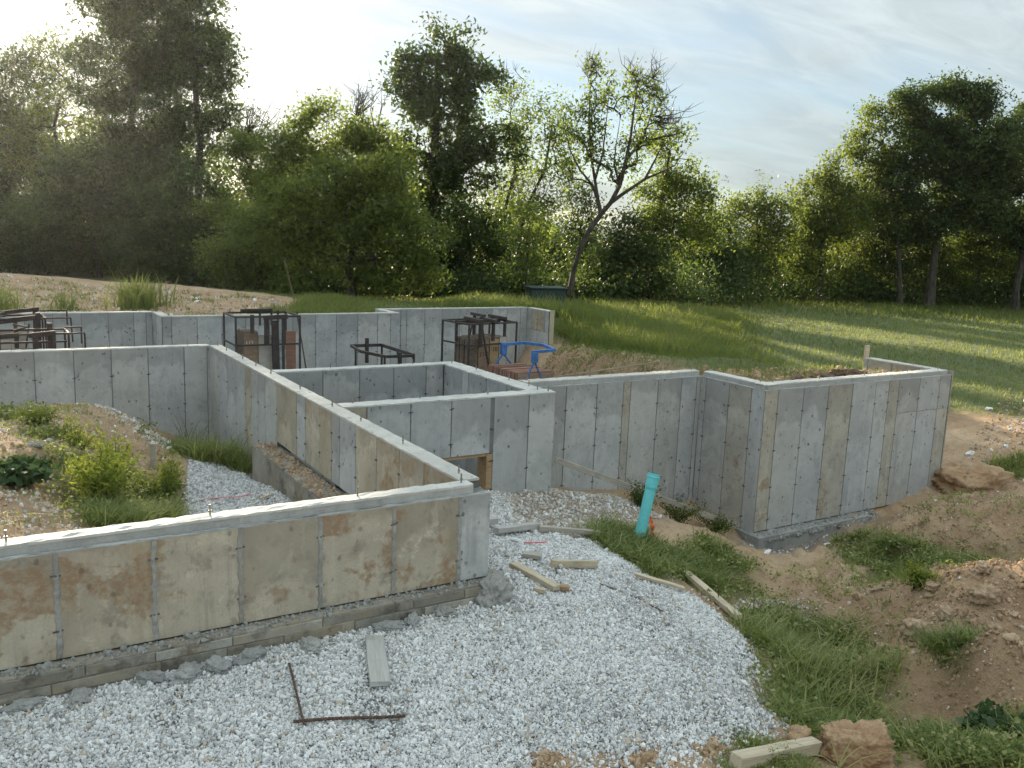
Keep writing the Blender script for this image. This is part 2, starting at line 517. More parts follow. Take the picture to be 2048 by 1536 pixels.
M_SPILL = concrete('concrete_spill', (0.25, 0.25, 0.235), (0.36, 0.355, 0.335), tan_amt=0.1, pits=0.4, band=0.0, bump=1.0, mottle=0.6)
M_TIE = concrete('tie_residue', (0.085, 0.085, 0.085), (0.13, 0.13, 0.125), tan_amt=0.1, pits=0.0, band=0.0)


def wood(name, a, b, grain=14.0, knots=0.5):
    mt, t, out = new_mat(name)
    obc = t.add('ShaderNodeTexCoord').outputs['Object']
    rnd = t.add('ShaderNodeObjectInfo').outputs['Random']
    v = t.vmath('ADD', obc, t.add('ShaderNodeCombineXYZ', {0: t.math('MULTIPLY', rnd, 9.0), 1: t.math('MULTIPLY', rnd, 5.0)}).outputs[0])
    g = t.noise(t.vmath('MULTIPLY', v, (1.2, grain, grain)), 2.2, 6, 0.65, 1.2)
    d = t.noise(v, 3.0, 5, 0.6)
    col = t.mix(t.step(g, 0.3, 0.7), a, b)
    col = t.mix(t.math('MULTIPLY', t.step(d, 0.5, 0.7), 0.5), col, tuple(c * 0.55 for c in a))
    k = t.noise(t.vmath('MULTIPLY', v, (2.0, 7.0, 7.0)), 2.0, 2)
    col = t.mix(t.math('MULTIPLY', t.step(k, 0.70, 0.76), knots), col, (0.09, 0.05, 0.03))
    bp = t.add('ShaderNodeBump', {'Strength': 0.4, 'Distance': 0.004, 'Height': g})
    bsdf(t, out, Base_Color=col, Roughness=0.8, Normal=bp.outputs[0])
    return mt


M_WOOD = wood('pale_lumber', (0.39, 0.32, 0.22), (0.54, 0.46, 0.33))
M_WGREY = wood('weathered_lumber', (0.29, 0.26, 0.21), (0.42, 0.385, 0.32))
M_WCONC = wood('cement_crusted_lumber', (0.36, 0.345, 0.31), (0.44, 0.43, 0.40), knots=0.2)
M_WBUCK = wood('buck_lumber', (0.32, 0.20, 0.10), (0.44, 0.29, 0.16))
M_PLYTAN = wood('form_face_tan', (0.38, 0.25, 0.12), (0.47, 0.33, 0.17), grain=5)
M_PLYBRN = wood('form_face_brown', (0.24, 0.155, 0.10), (0.36, 0.25, 0.17), grain=5)
M_PLYRED = wood('form_face_reddish', (0.26, 0.12, 0.085), (0.36, 0.20, 0.14), grain=4)
M_PLYPALE = wood('form_face_pale', (0.42, 0.38, 0.32), (0.52, 0.48, 0.41), grain=5)
M_PLYDARK = wood('form_edge_dark', (0.10, 0.075, 0.055), (0.20, 0.15, 0.11), grain=5)


def plain(name, col, rough=0.6, metal=0.0, var=0.25, scale=9.0, wear=None):
    mt, t, out = new_mat(name)
    v = t.add('ShaderNodeTexCoord').outputs['Object']
    n = t.noise(v, scale, 5, 0.6)
    c = t.mix(t.step(n, 0.35, 0.7), tuple(x * (1 - var) for x in col), tuple(min(1, x * (1 + var)) for x in col))
    if wear:
        c = t.mix(t.step(t.noise(v, scale * 2.3, 6, 0.7), 0.58, 0.68), c, wear)
    bsdf(t, out, Base_Color=c, Roughness=rough, Metallic=metal)
    return mt


M_STEEL = plain('dark_rack_steel', (0.055, 0.045, 0.04), 0.6, 0.2, 0.3, wear=(0.10, 0.055, 0.035))
M_BROWNSTEEL = plain('brown_rack_steel', (0.06, 0.042, 0.035), 0.65, 0.2, 0.3, wear=(0.12, 0.06, 0.04))
M_BLUE = plain('blue_painted_steel', (0.055, 0.17, 0.42), 0.5, 0.0, 0.25, wear=(0.20, 0.24, 0.30))
M_ALU = plain('grey_angle_steel', (0.42, 0.44, 0.45), 0.5, 0.0, 0.3)
M_BOLT = plain('galvanised_bolt', (0.30, 0.28, 0.25), 0.5, 0.5, 0.3, wear=(0.18, 0.10, 0.06))
M_REBAR = plain('rusty_rebar', (0.10, 0.058, 0.04), 0.85, 0.1, 0.4, scale=30)
M_PIPE = plain('teal_pipe', (0.15, 0.58, 0.60), 0.38, 0.0, 0.06)
M_ORANGE = plain('orange_ribbon', (0.85, 0.13, 0.03), 0.6, 0.0, 0.1)
M_PINK = plain('pink_string', (0.75, 0.12, 0.20), 0.7, 0.0, 0.1)
M_WHITE = plain('white_plastic', (0.72, 0.72, 0.70), 0.5, 0.0, 0.1)
M_BLACKPAINT = plain('black_paint', (0.035, 0.03, 0.03), 0.8, 0.0, 0.3)
M_GREENBOX = plain('dark_green_cabinet', (0.020, 0.042, 0.038), 0.5, 0.0, 0.2)
M_CLAY = None
M_BARK = None

mt, t, out = new_mat('tan_clay')
pos = t.add('ShaderNodeNewGeometry').outputs['Position']
n1 = t.noise(pos, 3.0, 6, 0.65)
n2 = t.noise(pos, 22.0, 6, 0.7)
c = t.mix(t.step(n1, 0.35, 0.65), (0.33, 0.20, 0.105), (0.46, 0.32, 0.195))
c = t.mix(t.math('MULTIPLY', t.step(n2, 0.45, 0.7), 0.6), c, (0.24, 0.125, 0.06))
c = t.mix(t.math('MULTIPLY', t.step(t.noise(pos, 5.0, 4), 0.62, 0.72), 0.5), c, (0.22, 0.22, 0.21))
bp = t.add('ShaderNodeBump', {'Strength': 0.8, 'Distance': 0.02, 'Height': n2})
bsdf(t, out, Base_Color=c, Roughness=0.95, Normal=bp.outputs[0])
M_CLAY = mt

mt, t, out = new_mat('clod_soil')
pos = t.add('ShaderNodeNewGeometry').outputs['Position']
n2 = t.noise(pos, 16.0, 7, 0.7)
c = t.mix(t.step(n2, 0.35, 0.65), (0.30, 0.195, 0.115), (0.50, 0.37, 0.245))
bp = t.add('ShaderNodeBump', {'Strength': 1.0, 'Distance': 0.03, 'Height': n2})
bsdf(t, out, Base_Color=c, Roughness=0.95, Normal=bp.outputs[0])
M_CLOD = mt

mt, t, out = new_mat('dark_soil')
pos = t.add('ShaderNodeNewGeometry').outputs['Position']
n2 = t.noise(pos, 18.0, 6, 0.7)
c = t.mix(t.step(n2, 0.35, 0.65), (0.075, 0.042, 0.026), (0.17, 0.105, 0.068))
bp = t.add('ShaderNodeBump', {'Strength': 0.8, 'Distance': 0.02, 'Height': n2})
bsdf(t, out, Base_Color=c, Roughness=0.95, Normal=bp.outputs[0])
M_SOIL = mt

mt, t, out = new_mat('bark')
pos = t.add('ShaderNodeNewGeometry').outputs['Position']
n1 = t.noise(t.vmath('MULTIPLY', pos, (1, 1, 0.3)), 9.0, 5, 0.6)
c = t.mix(t.step(n1, 0.35, 0.65), (0.032, 0.026, 0.020), (0.085, 0.07, 0.055))
bp = t.add('ShaderNodeBump', {'Strength': 0.6, 'Distance': 0.03, 'Height': n1})
bsdf(t, out, Base_Color=c, Roughness=0.95, Normal=bp.outputs[0])
M_BARK = mt


def leaf_mat(name, dark, mid, light, trans, tf=0.45, rough=0.55):
    """Leaf: reflecting and translucent; 'tone' is each leaf's own hue."""
    mt, t, out = new_mat(name)
    tone = t.add('ShaderNodeAttribute', attribute_name='tone').outputs['Fac']
    cr = t.add('ShaderNodeValToRGB')
    t.put(cr, 0, tone)
    cr.color_ramp.elements[0].color = (*dark, 1)
    cr.color_ramp.elements[1].color = (*light, 1)
    e = cr.color_ramp.elements.new(0.55)
    e.color = (*mid, 1)
    cr2 = t.add('ShaderNodeValToRGB')
    t.put(cr2, 0, tone)
    cr2.color_ramp.elements[0].color = (*[x * 0.6 for x in trans], 1)
    cr2.color_ramp.elements[1].color = (*trans, 1)
    d = t.add('ShaderNodeBsdfPrincipled', {'Base Color': cr.outputs[0], 'Roughness': rough, 'Specular IOR Level': 0.25})
    tr = t.add('ShaderNodeBsdfTranslucent', {'Color': cr2.outputs[0]})
    mx = t.add('ShaderNodeMixShader', {0: tf, 1: d.outputs[0], 2: tr.outputs[0]})
    t.l.new(mx.outputs[0], out.inputs[0])
    return mt


M_LDARK = leaf_mat('leaves_dark', (0.020, 0.036, 0.014), (0.040, 0.070, 0.022), (0.075, 0.11, 0.032), (0.14, 0.21, 0.035), 0.34)
M_LGREEN = leaf_mat('leaves_green', (0.032, 0.055, 0.017), (0.065, 0.098, 0.026), (0.11, 0.135, 0.035), (0.28, 0.35, 0.05), 0.45)
M_LYEL = leaf_mat('leaves_yellow_green', (0.050, 0.075, 0.018), (0.095, 0.125, 0.028), (0.125, 0.165, 0.038), (0.33, 0.43, 0.07), 0.47)
M_LOCHRE = leaf_mat('leaves_ochre', (0.050, 0.060, 0.018), (0.10, 0.105, 0.025), (0.19, 0.14, 0.03), (0.42, 0.34, 0.06), 0.48)
M_GRASS = leaf_mat('grass_blades', (0.075, 0.11, 0.030), (0.155, 0.20, 0.058), (0.38, 0.35, 0.17), (0.44, 0.50, 0.12), 0.40)
M_FIELD = leaf_mat('field_grass', (0.055, 0.080, 0.024), (0.110, 0.140, 0.042), (0.25, 0.235, 0.09), (0.36, 0.42, 0.08), 0.45)
M_WEED = leaf_mat('weed_leaves', (0.07, 0.11, 0.025), (0.12, 0.17, 0.035), (0.20, 0.24, 0.05), (0.50, 0.56, 0.08), 0.5)
M_VINE = leaf_mat('vine_leaves', (0.03, 0.06, 0.025), (0.05, 0.09, 0.035), (0.09, 0.13, 0.06), (0.12, 0.2, 0.05), 0.3)

# ground: soil, gravel bed and grassy soil from the sheet's own masks
mt, t, out = new_mat('ground')
pos = t.add('ShaderNodeNewGeometry').outputs['Position']
mg = t.add('ShaderNodeAttribute', attribute_name='gravel').outputs['Fac']
mgr = t.add('ShaderNodeAttribute', attribute_name='grassy').outputs['Fac']
mred = t.add('ShaderNodeAttribute', attribute_name='redness').outputs['Fac']
mgrey = t.add('ShaderNodeAttribute', attribute_name='greyness').outputs['Fac']
n1 = t.noise(pos, 1.1, 6, 0.62, 0.4)
n2 = t.noise(pos, 9.0, 6, 0.65)
n3 = t.noise(pos, 48.0, 4, 0.65)
tan_ = t.mix(t.step(n1, 0.3, 0.7), (0.42, 0.28, 0.16), (0.55, 0.405, 0.26))
red_ = t.mix(t.step(n1, 0.3, 0.7), (0.27, 0.155, 0.085), (0.40, 0.255, 0.15))
soil = t.mix(mred, tan_, red_)
soil = t.mix(mgrey, soil, t.mix(t.step(n2, 0.3, 0.7), (0.16, 0.145, 0.13), (0.29, 0.275, 0.26)))
soil = t.mix(t.math('MULTIPLY', t.step(n2, 0.45, 0.70), 0.55), soil, (0.24, 0.15, 0.09))
soil = t.mix(t.math('MULTIPLY', t.step(t.noise(pos, 26.0, 7, 0.72, 0.5), 0.50, 0.66), 0.28), soil, (0.24, 0.15, 0.09))  # crevice shade painted into the soil colour as dark flecks
soil = t.mix(t.math('MULTIPLY', t.step(n3, 0.56, 0.72), 0.5), soil, (0.45, 0.39, 0.31))
vo = t.add('ShaderNodeTexVoronoi', {'Scale': 34.0})
t.put(vo, 'Vector', pos)
peb = t.step(vo.outputs['Distance'], 0.05, 0.65)
gcol = t.mix(peb, t.mix(t.step(t.add('ShaderNodeSeparateColor', {0: vo.outputs['Color']}).outputs[0], 0.2, 0.8), (0.22, 0.215, 0.20), (0.46, 0.45, 0.43)), (0.16, 0.15, 0.14))  # dark rims paint in the shade of the gaps between stones
grs = t.mix(t.step(n2, 0.3, 0.7), (0.075, 0.10, 0.03), (0.125, 0.14, 0.048))
grs = t.mix(t.math('MULTIPLY', t.step(n1, 0.45, 0.7), 0.6), grs, (0.12, 0.125, 0.042))
col = t.mix(mgr, soil, grs)
col = t.mix(t.step(t.math('ADD', mg, t.math('MULTIPLY', t.math('SUBTRACT', n2, 0.5), 0.5)), 0.35, 0.6), col, gcol)
hh = t.math('ADD', t.math('MULTIPLY', n2, 0.6), t.math('MULTIPLY', n3, 0.25))
hh = t.math('ADD', hh, t.math('MULTIPLY', t.noise(pos, 22.0, 6, 0.7, 0.6), 0.5))
bp = t.add('ShaderNodeBump', {'Strength': 1.0, 'Distance': 0.055, 'Height': hh})
bsdf(t, out, Base_Color=col, Roughness=0.95, Normal=bp.outputs[0])
M_GROUND = mt

mt, t, out = new_mat('soil_crumb')
pos = t.add('ShaderNodeNewGeometry').outputs['Position']
tone = t.add('ShaderNodeAttribute', attribute_name='tone', attribute_type='INSTANCER').outputs['Fac']
c = t.mix(tone, (0.26, 0.165, 0.095), (0.50, 0.365, 0.235))
c = t.mix(t.math('MULTIPLY', t.step(t.noise(pos, 30.0, 4), 0.4, 0.7), 0.4), c, (0.32, 0.215, 0.135))
bsdf(t, out, Base_Color=c, Roughness=0.95)
M_CRUMB = mt

mt, t, out = new_mat('stones')
tone = t.add('ShaderNodeAttribute', attribute_name='tone', attribute_type='INSTANCER').outputs['Fac']
pos = t.add('ShaderNodeNewGeometry').outputs['Position']
cr = t.add('ShaderNodeValToRGB')
t.put(cr, 0, tone)
els = cr.color_ramp.elements
els[0].color = (0.20, 0.195, 0.19, 1)
els[1].color = (0.84, 0.84, 0.83, 1)
for p_, c_ in ((0.15, (0.36, 0.355, 0.35)), (0.45, (0.60, 0.595, 0.585)), (0.72, (0.76, 0.755, 0.745)), (0.80, (0.48, 0.40, 0.30))):
    e = els.new(p_)
    e.color = (*c_, 1)
cc = t.mix(t.math('MULTIPLY', t.step(t.noise(pos, 90.0, 3), 0.4, 0.7), 0.3), cr.outputs[0], (0.30, 0.29, 0.27))
bsdf(t, out, Base_Color=cc, Roughness=0.8)
M_STONE = mt

# ------------------------------------------------------------------ the ground sheet
gx = axis(-4.0, 17.5, 0.085, -260, 420)
gy = axis(3.2, 24.0, 0.085, -120, 520)
X, Y = np.meshgrid(gx, gy)
Z = ground_z(X.ravel(), Y.ravel())
xf, yf = X.ravel(), Y.ravel()
nx, ny = len(gx), len(gy)
idx = np.arange(nx * ny).reshape(ny, nx)
q = np.stack([idx[:-1, :-1], idx[:-1, 1:], idx[1:, 1:], idx[1:, :-1]], -1).reshape(-1, 4)
tris = np.concatenate([q[:, [0, 1, 2]], q[:, [0, 2, 3]]])
me = tri_mesh('ground', np.stack([xf, yf, Z], -1), tris, M_GROUND, smooth=True)

FIELD = [(9.2, 27.5), (10.0, 24.0), (9.6, 22.6), (14.5, 22.6), (14.6, 20.9), (13.9, 18.9), (13.2, 17.0), (12.7, 15.4), (12.2, 14.0), (11.75, 12.7), (11.4, 11.6), (11.3, 10.2), (15.1, 10.5), (15.5, 11.6), (19.0, 12.2), (22, 10), (40, 4), (200, -20), (300, 300), (-50, 300), (-50, 60), (3, 33), (7, 30.5)]
PIPE_GRASS = [(6.29, 7.95), (6.8, 8.5), (7.3, 8.75), (7.45, 8.3), (7.9, 8.35), (8.58, 8.7), (8.97, 8.53), (9.03, 7.92), (8.45, 7.6), (8.41, 7.17), (7.3, 7.12), (6.79, 7.1), (6.36, 7.2)]
LOW_GRASS = [(6.46, 5.85), (6.9, 6.3), (7.6, 6.7), (8.3, 6.35), (8.4, 5.95), (8.2, 5.5), (7.5, 5.1), (7.2, 4.6), (6.6, 4.0), (5.7, 3.5), (5.2, 3.9), (5.62, 4.78), (5.77, 5.13), (6.2, 5.4)]
MOUND_GRASS = [(11.3, 8.6), (12.2, 8.8), (11.8, 7.9), (11.6, 7.4), (11.9, 6.9), (12.4, 6.4), (10.9, 6.3), (10.1, 6.8), (10.5, 7.6)]
CORNER_GRASS = [(6.7, 3.95), (7.1, 3.85), (7.3, 3.55), (6.7, 2.9), (5.8, 3.3)]
CLUMP_GRASS = [(7.7, 4.65), (8.0, 4.57), (8.0, 4.35), (7.6, 4.25), (7.5, 4.45)]
FAR_RIGHT_GRASS = [(15.6, 9.4), (16.4, 9.6), (19, 9.0), (19, 7.5), (16.6, 8.4)]
YARD_GRASS = [(0.75, 12.0), (1.6, 12.0), (2.3, 12.0), (2.3, 10.9), (1.9, 10.1), (1.2, 9.5), (0.8, 9.4), (0.7, 10.4)]
YARD_BACK = [(2.9, 15.6), (3.55, 15.7), (3.55, 13.2), (3.1, 12.8), (2.6, 12.9), (2.5, 13.6), (3.0, 14.4)]
YARD_LEFT = [(-0.5, 15.0), (0.9, 14.6), (1.0, 13.6), (0.3, 13.9), (-0.5, 14.2)]
YARD_MID = [(0.4, 13.1), (1.2, 13.2), (1.3, 12.4), (0.6, 12.3)]
BASE_PLANTS = [(7.6, 9.2), (8.4, 10.3), (9.6, 10.3), (10.2, 9.9), (9.6, 9.5), (8.7, 9.2)]


def grassy_mask(x, y):
    g = soft_poly(x, y, FIELD, 0.6)
    for p in (PIPE_GRASS, LOW_GRASS, MOUND_GRASS, CORNER_GRASS, CLUMP_GRASS, FAR_RIGHT_GRASS, YARD_GRASS, YARD_BACK, YARD_LEFT):
        g = np.maximum(g, 0.75 * soft_poly(x, y, p, 0.2))
    return g * np.where(is_basement(x, y) & (x < 11), 0, 1)


a = me.attributes.new('gravel', 'FLOAT', 'POINT')
gm = np.maximum(gravel_mask(xf, yf), np.where(is_basement(xf, yf) & (Z < -2.2), 0.8, 0))
for (hx, hy, hr) in ((3.1, 4.30, 0.18), (3.75, 4.14, 0.15), (4.3, 4.02, 0.14)):
    gm = gm * np.clip((np.hypot(xf - hx, (yf - hy) * 1.6) - hr) / 0.12, 0, 1)
a.data.foreach_set('value', gm.astype(np.float32))
a = me.attributes.new('grassy', 'FLOAT', 'POINT')
a.data.foreach_set('value', grassy_mask(xf, yf).astype(np.float32))
a = me.attributes.new('redness', 'FLOAT', 'POINT')
red = np.clip(fbm(xf * 0.5, yf * 0.5, 77, 3) * 1.4 - 0.2, 0, 1) * 0.75
red = np.where(is_yard(xf, yf), 0.5, red)
red = np.where((xf > 10) & (yf > 11) & (yf < 23), 0.8, red)
red = np.where((yf > 20), 0.35, red)
a.data.foreach_set('value', red.astype(np.float32))
a = me.attributes.new('greyness', 'FLOAT', 'POINT')
GREY1 = [(5.5, 8.4), (6.3, 8.3), (7.1, 9.0), (8.2, 9.2), (8.9, 9.6), (8.4, 10.7), (5.6, 10.2)]
GREY2 = [(10.1, 9.45), (13.3, 9.45), (13.2, 9.1), (11.8, 9.0), (10.2, 8.6)]
GREY3 = [(7.1, 6.7), (8.0, 7.2), (8.6, 6.9), (8.1, 6.2), (7.3, 6.1)]
grey = np.maximum(np.maximum(0.75 * soft_poly(xf, yf, GREY1, 0.3), 0.9 * soft_poly(xf, yf, GREY2, 0.2)), 0.5 * soft_poly(xf, yf, GREY3, 0.4))
a.data.foreach_set('value', grey.astype(np.float32))
g_obj = link_mesh('ground', me)
tag(g_obj, 'bare tan and reddish earth with gravel and grass around the foundation', kind='structure')

# ------------------------------------------------------------------ poured concrete walls
M_FOOTP = concrete('footing_pale', (0.27, 0.255, 0.22), (0.40, 0.38, 0.33), tan_amt=0.3, rust=0.2, pits=0.2, band=0.0, rust_col=(0.10, 0.08, 0.06), mottle=0.9)
M_FIN = concrete('joint_mortar', (0.24, 0.235, 0.215), (0.36, 0.35, 0.32), tan_amt=0.2, pits=0.1, band=0.0)
rng = np.random.default_rng(7)
PANEL_MESH = {}
JGAP = 0.014
PROUD = 0.009


def panel_mesh(w_, h_, mat):
    key = (round(w_, 3), round(h_, 3), mat.name)
    if key not in PANEL_MESH:
        bm = bmesh.new()
        bmesh.ops.create_cube(bm, size=1.0)
        bmesh.ops.scale(bm, vec=(w_, PROUD, h_), verts=bm.verts)
        front = [e for e in bm.edges if all(v.co.y < 0 for v in e.verts)]
        bmesh.ops.bevel(bm, geom=front, offset=0.0035, segments=1, affect='EDGES')
        me = bpy.data.meshes.new('panel')
        bm.to_mesh(me)
        bm.free()
        me.materials.append(mat)
        PANEL_MESH[key] = me
    return PANEL_MESH[key]


def make_tie():
    bm = bmesh.new()
    bmesh.ops.create_icosphere(bm, subdivisions=1, radius=1.0)
    for v in bm.verts:
        n = 1 + 0.35 * mnoise.noise(v.co * 1.7)
        v.co = Vector((v.co.x * 0.019 * n, v.co.y * 0.013 * n, v.co.z * 0.015 * n))
    for sx in (-1, 1):                                     # the smeared paste either side of the tie
        bmesh.ops.create_cube(bm, size=1.0, matrix=Matrix.Translation((sx * 0.022, 0, 0.003 * sx)) @ Matrix.Diagonal((0.024, 0.008, 0.012, 1)))
    me = bpy.data.meshes.new('form_tie')
    bm.to_mesh(me)
    bm.free()
    me.materials.append(M_TIE)
    return me


TIE = make_tie()
bm_ = MB().tube([(0, 0, -0.02), (0, 0, 0.085)], 0.0075, 6)
bm_.tube([(0, 0, 0.030), (0, 0, 0.042)], 0.013, 6)
me_ = bpy.data.meshes.new('anchor_bolt')
me_.from_pydata(bm_.v, [], bm_.f)
me_.materials.append(M_BOLT)
BOLT = me_


def cap_mesh(L, y0, y1, z, seed, mat, depth=0.02, amp=0.0035):
    """Rough trowelled top of a wall: a grid with uneven edges and a short skirt."""
    n = max(2, int(L / 0.07))
    r = np.random.default_rng(seed)
    ys = [y0, y0, y0 + 0.03, (y0 + y1) / 2, y1 - 0.03, y1, y1]
    zs = [-depth, 0, 0.002, 0.003, 0.002, 0, -depth]
    v = []
    for i in range(n + 1):
        x = L * i / n
        e0, e1 = r.normal(0, amp * 0.6, 2)
        for j, (yy, zz) in enumerate(zip(ys, zs)):
            dz = 0 if j in (0, 6) else r.normal(0, amp * (0.7 if j in (1, 5) else 0.9))
            v.append((x, yy + (e0 if j <= 1 else e1 if j >= 5 else r.normal(0, 0.004)), z + zz + dz))
    f = []
    m_ = len(ys)
    for i in range(n):
        for j in range(m_ - 1):
            f.append((i * m_ + j, (i + 1) * m_ + j, (i + 1) * m_ + j + 1, i * m_ + j + 1))
    f.append(tuple(range(m_ - 1, -1, -1)))
    f.append(tuple(n * m_ + j for j in range(m_)))
    me = bpy.data.meshes.new('top_cap')
    me.from_pydata(v, [], f)
    me.materials.append(mat)
    return me


def fin_mesh(h_, seed, wdt=0.028):
    """Ragged mortar fin squeezed out between two forms."""
    r = np.random.default_rng(seed)
    n = max(3, int(h_ / 0.035))
    v, f = [], []
    for i in range(n + 1):
        z = h_ * i / n
        a = -wdt * (0.35 + 0.45 * r.random())
        b = wdt * (0.35 + 0.45 * r.random())
        d = -(0.004 + 0.011 * r.random())
        v += [(a, 0.002, z), (a * 0.6, d, z), (b * 0.6, d * (0.5 + r.random()), z), (b, 0.002, z)]
    for i in range(n):
        for j in range(3):
            f.append((i * 4 + j, i * 4 + j + 1, (i + 1) * 4 + j + 1, (i + 1) * 4 + j))
    me = bpy.data.meshes.new('joint_fin')
    me.from_pydata(v, [], f)
    me.materials.append(M_FIN)
    return me


def make_wall(label, origin, rz, L, thick, z0, panels, ties=(), ledge=0.0, ledge_in=0.04, mat=None, core_mat=None, bolts=(), cap=M_CAP, fins=False, tie_skip=(), cap_len=None, name='foundation_wall', extra_z1=None):
    """Wall running along local x from origin; its formed face is local y = 0 looking to -y. panels: (x0, x1, z0, z1, material)."""
    root = empty(name, origin, rz)
    tag(root, label, 'concrete wall', 'poured concrete foundation walls', 'thing')
    zt = -ledge if ledge else 0.0
    cm = core_mat or M_CORE
    core = MB()
    core.box(0.014, L - 0.014, PROUD, thick, z0, zt - 0.004)
    core.build('core', cm, root)
    if ledge:
        MB().box(0, cap_len or L, ledge_in, thick - 0.002, -ledge - 0.003, -0.012).build('ledge_strip', M_STRIP, root)
        link_mesh('top_cap', cap_mesh(cap_len or L, ledge_in - 0.003, thick, 0, int(L * 1000) % 9973, cap), None, root)
        link_mesh('ledge_lip', cap_mesh(L, 0.0, ledge_in - 0.004, -ledge, int(L * 777) % 9973, M_STRIP, 0.012, 0.003), None, root)
    else:
        link_mesh('top_cap', cap_mesh(L, 0.0, thick, 0, int(L * 1000) % 9973, cap), None, root)
    for (x0, x1, a, b, mt_) in panels:
        w_, h_ = x1 - x0 - JGAP, b - a - (0.004 if b < zt - 0.01 else 0.0)
        o = link_mesh('panel', panel_mesh(w_, h_, mt_ or mat), None, root, ((x0 + x1) / 2, PROUD / 2 + rng.normal(0, 0.0008), (a + b) / 2))
    for (x, rows) in ties:
        for z in rows:
            link_mesh('form_tie', TIE, None, root, (x + rng.normal(0, 0.003), -0.001, z + rng.normal(0, 0.008)), (0, rng.normal(0, 0.12), 0))
    for (x, y) in bolts:
        o = link_mesh('anchor_bolt', BOLT, None, root, (x, y, rng.normal(0, 0.008)), (rng.normal(0, 0.05), rng.normal(0, 0.05), 0))
    if fins:
        for k, (x, a, b) in enumerate(fins):
            link_mesh('joint_fin', fin_mesh(b - a, k + 5, 0.036), None, root, (x, -0.001, a))
    return root


def run(joints, z0, z1, mats):
    """Panels between consecutive joints."""
    out = []
    for i in range(len(joints) - 1):
        mm = mats[i % len(mats)] if isinstance(mats, (list, tuple)) else mats
        out.append((joints[i], joints[i + 1], z0, z1, mm))
    return out


ROWS = (-0.47, -1.07, -1.68, -2.20)
H90 = -math.pi / 2

# --- front wall (short frost wall on a board-formed footing)
fx0 = -3.2
fj = [-3.2, -2.71, -2.08, -1.45, -0.82, -0.19, 0.43, 1.06, 1.68, 2.31, 2.945, 3.568, 3.88]
fl = [x - fx0 for x in fj]
front = make_wall('low stained front wall nearest the gravel, with rust blotches and a recessed top strip', (fx0, 6.50, 0), 0, 7.08, 0.19, -0.86,
                  run(fl, -0.86, -0.083, [M_TAN, M_TAN, M_TAN, M_TAN, M_RUST, M_RUST, M_RUST, M_TAN, M_TAN, M_RUST, M_RUST, M_PALE]),
                  ties=[(x, (-0.25, -0.66)) for x in fl[1:-1]], ledge=0.08, ledge_in=0.045, cap_len=6.92,
                  bolts=[(x - fx0, 0.125) for x in (-1.2, 0.15, 1.49, 2.67, 3.64)],
                  fins=[(x, -0.85, -0.09) for x in fl[1:-1]])
ft = MB()
ft.box(0, 7.20, -0.125, 0.40, -1.30, -0.875)
ft.build('footing', M_FOOT, front)
# board marks on the footing face: separate planks' imprints
r_ = np.random.default_rng(3)
for (z0_, z1_) in ((-0.962, -0.888), (-1.05, -0.968), (-1.14, -1.056)):
    x = -0.25 * r_.random()
    while x < 7.19:
        x1 = min(7.19, x + r_.uniform(0.42, 0.85))
        pr_ = r_.uniform(0.004, 0.012)
        MB().box(max(x, 0.0) + 0.004, x1 - 0.004, -0.127 - pr_, -0.126, z0_ + r_.normal(0, 0.002), z1_ + r_.normal(0, 0.003)).build('board_imprint', M_FOOT if r_.random() < 0.7 else M_FOOTP, front, bevel=0.004)
        x = x1

# --- long wall running away from the front wall (left face seen)
lj = [15.47, 14.89, 14.31, 13.75, 13.41, 13.04, 12.69, 12.13]
lj2 = [12.13, 11.24, 10.90, 10.35, 9.93, 9.67, 9.16, 8.57, 7.99, 7.42, 6.70]
ly = lambda y: 16.06 - y
pn = run([0.0] + [ly(y) for y in lj], -2.4, 0 - 0.02, [M_GREY, M_GREY, M_GREY, M_PALE, M_TAN, M_PALE, M_GREY, M_PALE])
pn += run([ly(y) for y in lj2], -0.87, -0.02, [M_TAN, M_GREY, M_TAN, M_TAN, M_GREY, M_PALE, M_TAN, M_RUST, M_TAN, M_RUST])
tz = [(ly(y), (-0.46, -1.05, -1.66)) for y in lj] + [(ly(y), (-0.27, -0.62)) for y in lj2[1:-1]]
long_wall = make_wall('long wall running back from the front corner, rust-streaked tan near end and blue-grey far end', (3.665, 16.06, 0), H90, 9.365, 0.20, -0.87, pn, ties=tz,
                      bolts=[(ly(y), 0.10) for y in (15.9, 15.29, 14.27, 13.52, 12.75, 11.4, 10.18, 9.26, 8.12, 6.9)])
MB().box(0, 3.93, PROUD, 0.20, -2.4, -0.872).build('core', M_CORE, long_wall)
sh = MB()
sh.box(3.72, 9.35, -0.29, 0.05, -1.7, -0.94)
sh.build('footing', M_FOOT, long_wall)
link_mesh('footing_top', cap_mesh(5.62, -0.29, 0.0, -0.93, 55, M_FOOT, 0.02, 0.014), None, long_wall, (3.725, 0, 0))

# --- rear wall of the left yard
bj = [-3.5, -2.75, -2.0, -1.42, -0.84, -0.26, 0.32, 0.905, 1.48, 2.05, 2.63, 3.223, 3.615, 3.665]
make_wall('pale cross wall behind the weedy dirt mound in the left yard', (-3.5, 16.06, 0), 0, 7.16, 0.20, -2.4, run([x + 3.5 for x in bj], -2.4, -0.02, [M_PALE, M_PALE, M_GREY, M_PALE]),
          ties=[(x + 3.5, (-0.47, -1.03, -1.6)) for x in bj[1:-2]], bolts=[(x + 3.5, 0.1) for x in (-1.0, 0.6, 2.02, 3.3)])

